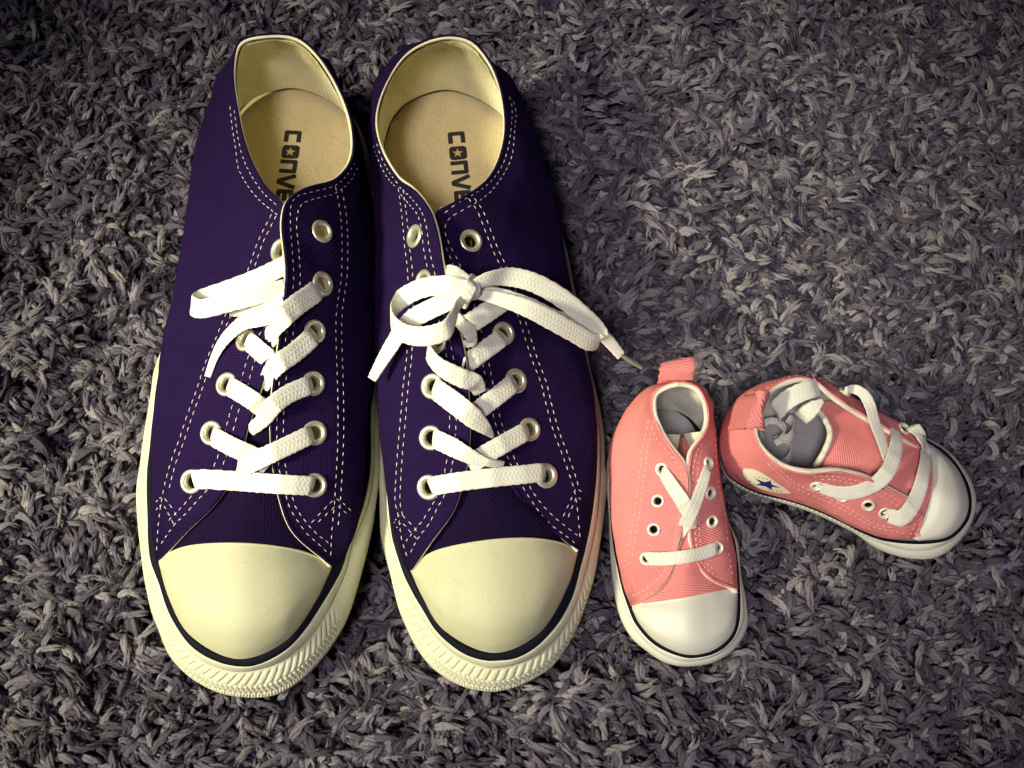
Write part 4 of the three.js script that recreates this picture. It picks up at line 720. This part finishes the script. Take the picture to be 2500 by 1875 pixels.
  const word = (text, x0, y0, x1, y1, size, bend) => { x.font = 'bold ' + size + 'px sans-serif'; [...text].forEach((ch, i) => { const f = text.length > 1 ? i / (text.length - 1) : 0.5; x.save(); x.translate(lerp(x0, x1, f), lerp(y0, y1, f) + bend * (1 - (2 * f - 1) ** 2)); x.rotate(-bend * (2 * f - 1) * -0.006); x.fillText(ch, 0, 0); x.restore(); }); };
  word('CONVERSE', 110, 66, 390, 66, 30, -34); word('ALL', 78, 170, 160, 208, 38, 4); word('STAR', 285, 224, 420, 200, 38, 4);
  const tex = new THREE.CanvasTexture(c); tex.colorSpace = THREE.SRGBColorSpace; tex.magFilter = THREE.LinearFilter;
  // outline: rounded at the heel end, pointed towards the toe
  const o4 = [1814, 1149], e4 = [1934, 1202], rows = [];
  const up = [[1814, 1149], [1817, 1144], [1828, 1143], [1845, 1146], [1872, 1160], [1905, 1182], [1934, 1203]], lo = [[1814, 1149], [1815, 1158], [1826, 1172], [1845, 1186], [1872, 1197], [1905, 1203], [1934, 1203]];
  const cu = curve(up.map((a) => V(a[0], a[1], 0))), cl = curve(lo.map((a) => V(a[0], a[1], 0)));
  const uvs = [];
  for (let i = 0; i <= 30; i++) { const a = cu.getPoint(i / 30), b = cl.getPoint(i / 30), r = []; for (let j = 0; j <= 12; j++) { const px = lerp(a.x, b.x, j / 12), py = lerp(a.y, b.y, j / 12), h = hit(S.one.left, px, py) || { p: P(px, py, 3.2), n: V(0, 0.5, 0.85) }; r.push(h.p.clone().addScaledVector(h.n, 0.03)); } rows.push(r); }
  const pg = gridGeo(rows), q = pg.attributes.position, u = pg.attributes.uv, at3 = (p) => (hit(S.one.left, ...p) || { p: P(...p, 3) }).p;
  const O = at3([1822, 1166]), X = at3([1925, 1198]).sub(O), len = X.length(); X.normalize();
  const N = V(0, 0.55, 0.83), Y = V(0, 0, 0).crossVectors(N, X).normalize();
  for (let i = 0; i < q.count; i++) { const d = V(q.getX(i), q.getY(i), q.getZ(i)).sub(O); u.setXY(i, 0.05 + d.dot(X) / (len * 1.12), 0.47 + d.dot(Y) / 1.25); }
  part('ankle_patch', pg, std(1, 1, 1, 0.6, { map: tex }), S.S);
}

// ------------------------------------------------------------------ shag carpet
{
  const carpet = new THREE.Group(); carpet.name = 'carpet'; carpet.userData = { label: 'grey shag carpet of curly twisted yarn under all the shoes', category: 'carpet', kind: 'structure', base: V(0, 0, 0) }; scene.add(carpet);
  const back = new THREE.PlaneGeometry(110, 90, 1, 1); back.rotateX(-Math.PI / 2); back.translate(0, -3.1, -2);
  part('backing', back, M.backing, carpet);
  const strand = (k) => {                                            // one soft end of yarn that leans over and curls
    const L = rr(0.7, 1.6), end = [rr(-0.15, 0.15), rr(-0.9, -0.3), rr(-1.9, -1.0)][k % 3], curl = rr(-2.1, 2.1), R = rr(0.13, 0.25), NS = 14, ND = 9, steps = 9;
    let p = V(0, -1.9, 0), yaw = rr(-0.3, 0.3); const pts = [p.clone()];
    for (let s = 1; s <= steps; s++) {
      const f = s / steps, pitch = lerp(1.5, end, smooth(f, 0.22, [0.7, 0.9, 1.0][k % 3])); yaw += curl * 0.26 * f;
      p = p.clone().add(V(Math.cos(pitch) * Math.cos(yaw), Math.sin(pitch), Math.cos(pitch) * Math.sin(yaw)).multiplyScalar((L + 1.4) / steps)); pts.push(p);
    }
    const c = curve(pts), plies = [], tw = rr(1.5, 3.4) * (rnd() < 0.5 ? 1 : -1), ph = rr(0, 6), flat = rr(0.5, 0.9), taper = rr(0.5, 0.8), bulge = rr(0.1, 0.5), side0 = V(rr(-0.4, 0.4), 0, 1).normalize(), NP = k % 4 === 0 ? 2 : 3, split = rr(0.1, 0.9);
    for (let y = 0; y < NP; y++) {
      const rows = [], off = y / NP * Math.PI * 2 + rr(-0.3, 0.3), endF = rr(0.86, 1);
      for (let i = 0; i <= NS; i++) {
        const f = i / NS * endF, q = c.getPointAt(f), T = c.getTangentAt(f), row = [], e = f > taper ? (f - taper) / (1.02 * endF - taper) : 0;
        const base = R * (0.75 + bulge * Math.sin(Math.PI * f) + 0.1 * Math.sin(f * 17 + ph)), prof = base * 0.56 * Math.sqrt(Math.max(0.02, 1 - Math.pow(clamp(e, 0, 1), 1.7)));
        const Bn = side0.clone().addScaledVector(T, -side0.dot(T)).normalize(), Nn = V(0, 0, 0).crossVectors(T, Bn), th0 = off + tw * f * 2.4, spread = base * (0.5 + split * smooth(f, 0.7, 1));
        q.addScaledVector(Bn, Math.cos(th0) * spread).addScaledVector(Nn, Math.sin(th0) * spread * flat);
        for (let j = 0; j <= 6; j++) { const th = j / 6 * Math.PI * 2, r = prof * (1 + 0.16 * Math.cos(2 * th + f * 9 + y)); row.push(q.clone().addScaledVector(Bn, Math.cos(th) * r).addScaledVector(Nn, Math.sin(th) * r)); }
        rows.push(row);
      }
      plies.push(gridGeo(rows));
    }
    const g = mergeGeometries(plies); g.scale(0.01, 0.01, 0.01); return g;
  };
  const yarn = new THREE.MeshPhysicalMaterial({ specularIntensity: 0.15, color: new THREE.Color().setRGB(0.262, 0.235, 0.305), roughness: 0.95, side: THREE.DoubleSide, map: yarnTone, bumpMap: yarnBump, bumpScale: 0.0006 });
  const VAR = 24, spots = Array.from({ length: VAR }, () => []);
  const loops = [A, B, C, D].map((s) => ({ poly: s.L1.filter((_, i) => i % 12 === 0), out: s.out1.filter((_, i) => i % 12 === 0) }));
  const inside = (poly, x, z) => { let r = false; for (let i = 0, j = poly.length - 1; i < poly.length; j = i++) { const a = poly[i], b = poly[j]; if ((a.z > z) !== (b.z > z) && x < (b.x - a.x) * (z - a.z) / (b.z - a.z) + a.x) r = !r; } return r; };
  const distTo = (poly, x, z) => { let d = 1e9; for (const p of poly) d = Math.min(d, Math.hypot(p.x - x, p.z - z)); return d; };
  const STEP = 0.242;
  for (let z = -30; z < 24; z += STEP) for (let x = -36; x < 36; x += STEP) {
    const half = lerp(26, 34, (24 - z) / 54); if (Math.abs(x) > half) continue;
    const px = x + rr(-0.3, 0.3), pz = z + rr(-0.3, 0.3);
    let drop = 0, skip = false;
    for (const l of loops) { const d = distTo(l.poly, px, pz), inn = inside(l.poly, px, pz); if (inn && d > 0.9) skip = true; else { const R = l === loops[3] ? 1.5 : 0.7; if (inn || d < R) drop = Math.max(drop, inn ? 1.3 : lerp(l === loops[3] ? 1.2 : 0.5, 0.0, d / R)); } }
    if (skip) continue;
    const clump = fbm((px + 40) / 80, (pz + 40) / 80, 26, 71, 3), way = fbm((px + 40) / 80, (pz + 40) / 80, 12, 77, 3);
    spots[Math.floor(rnd() * VAR)].push([px, rr(-0.75, 0.25) + (clump - 0.5) * 4.4 - drop, pz, (way - 0.5) * 4.5 + rr(-0.9, 0.9) + (rnd() < 0.55 ? 0.35 : Math.PI + 0.2), rr(0.62, 1.0), clump]);
  }
  spots.forEach((list, k) => {
    const m = new THREE.InstancedMesh(strand(k), yarn, list.length), mat = new THREE.Matrix4(), q = new THREE.Quaternion(), col = new THREE.Color();
    list.forEach((s, i) => {
      q.setFromEuler(new THREE.Euler(rr(-0.25, 0.25), s[3], rr(-0.25, 0.25)));
      mat.compose(V(s[0] * 0.01, s[1] * 0.01, s[2] * 0.01), q, V(s[4], s[4], s[4])); m.setMatrixAt(i, mat);
      const t = 0.46 + 1.3 * Math.pow(rnd(), 2), w = rr(-0.03, 0.03); m.setColorAt(i, col.setRGB(t + w, t * (1 + 0.05 * (t - 0.9)), t * (1 - 0.16 * (t - 0.8)) - w));
    });
    m.name = 'yarn_tuft'; m.userData.kind = 'stuff'; m.castShadow = m.receiveShadow = true; carpet.add(m);
  });
}

renderer.render(scene, camera);
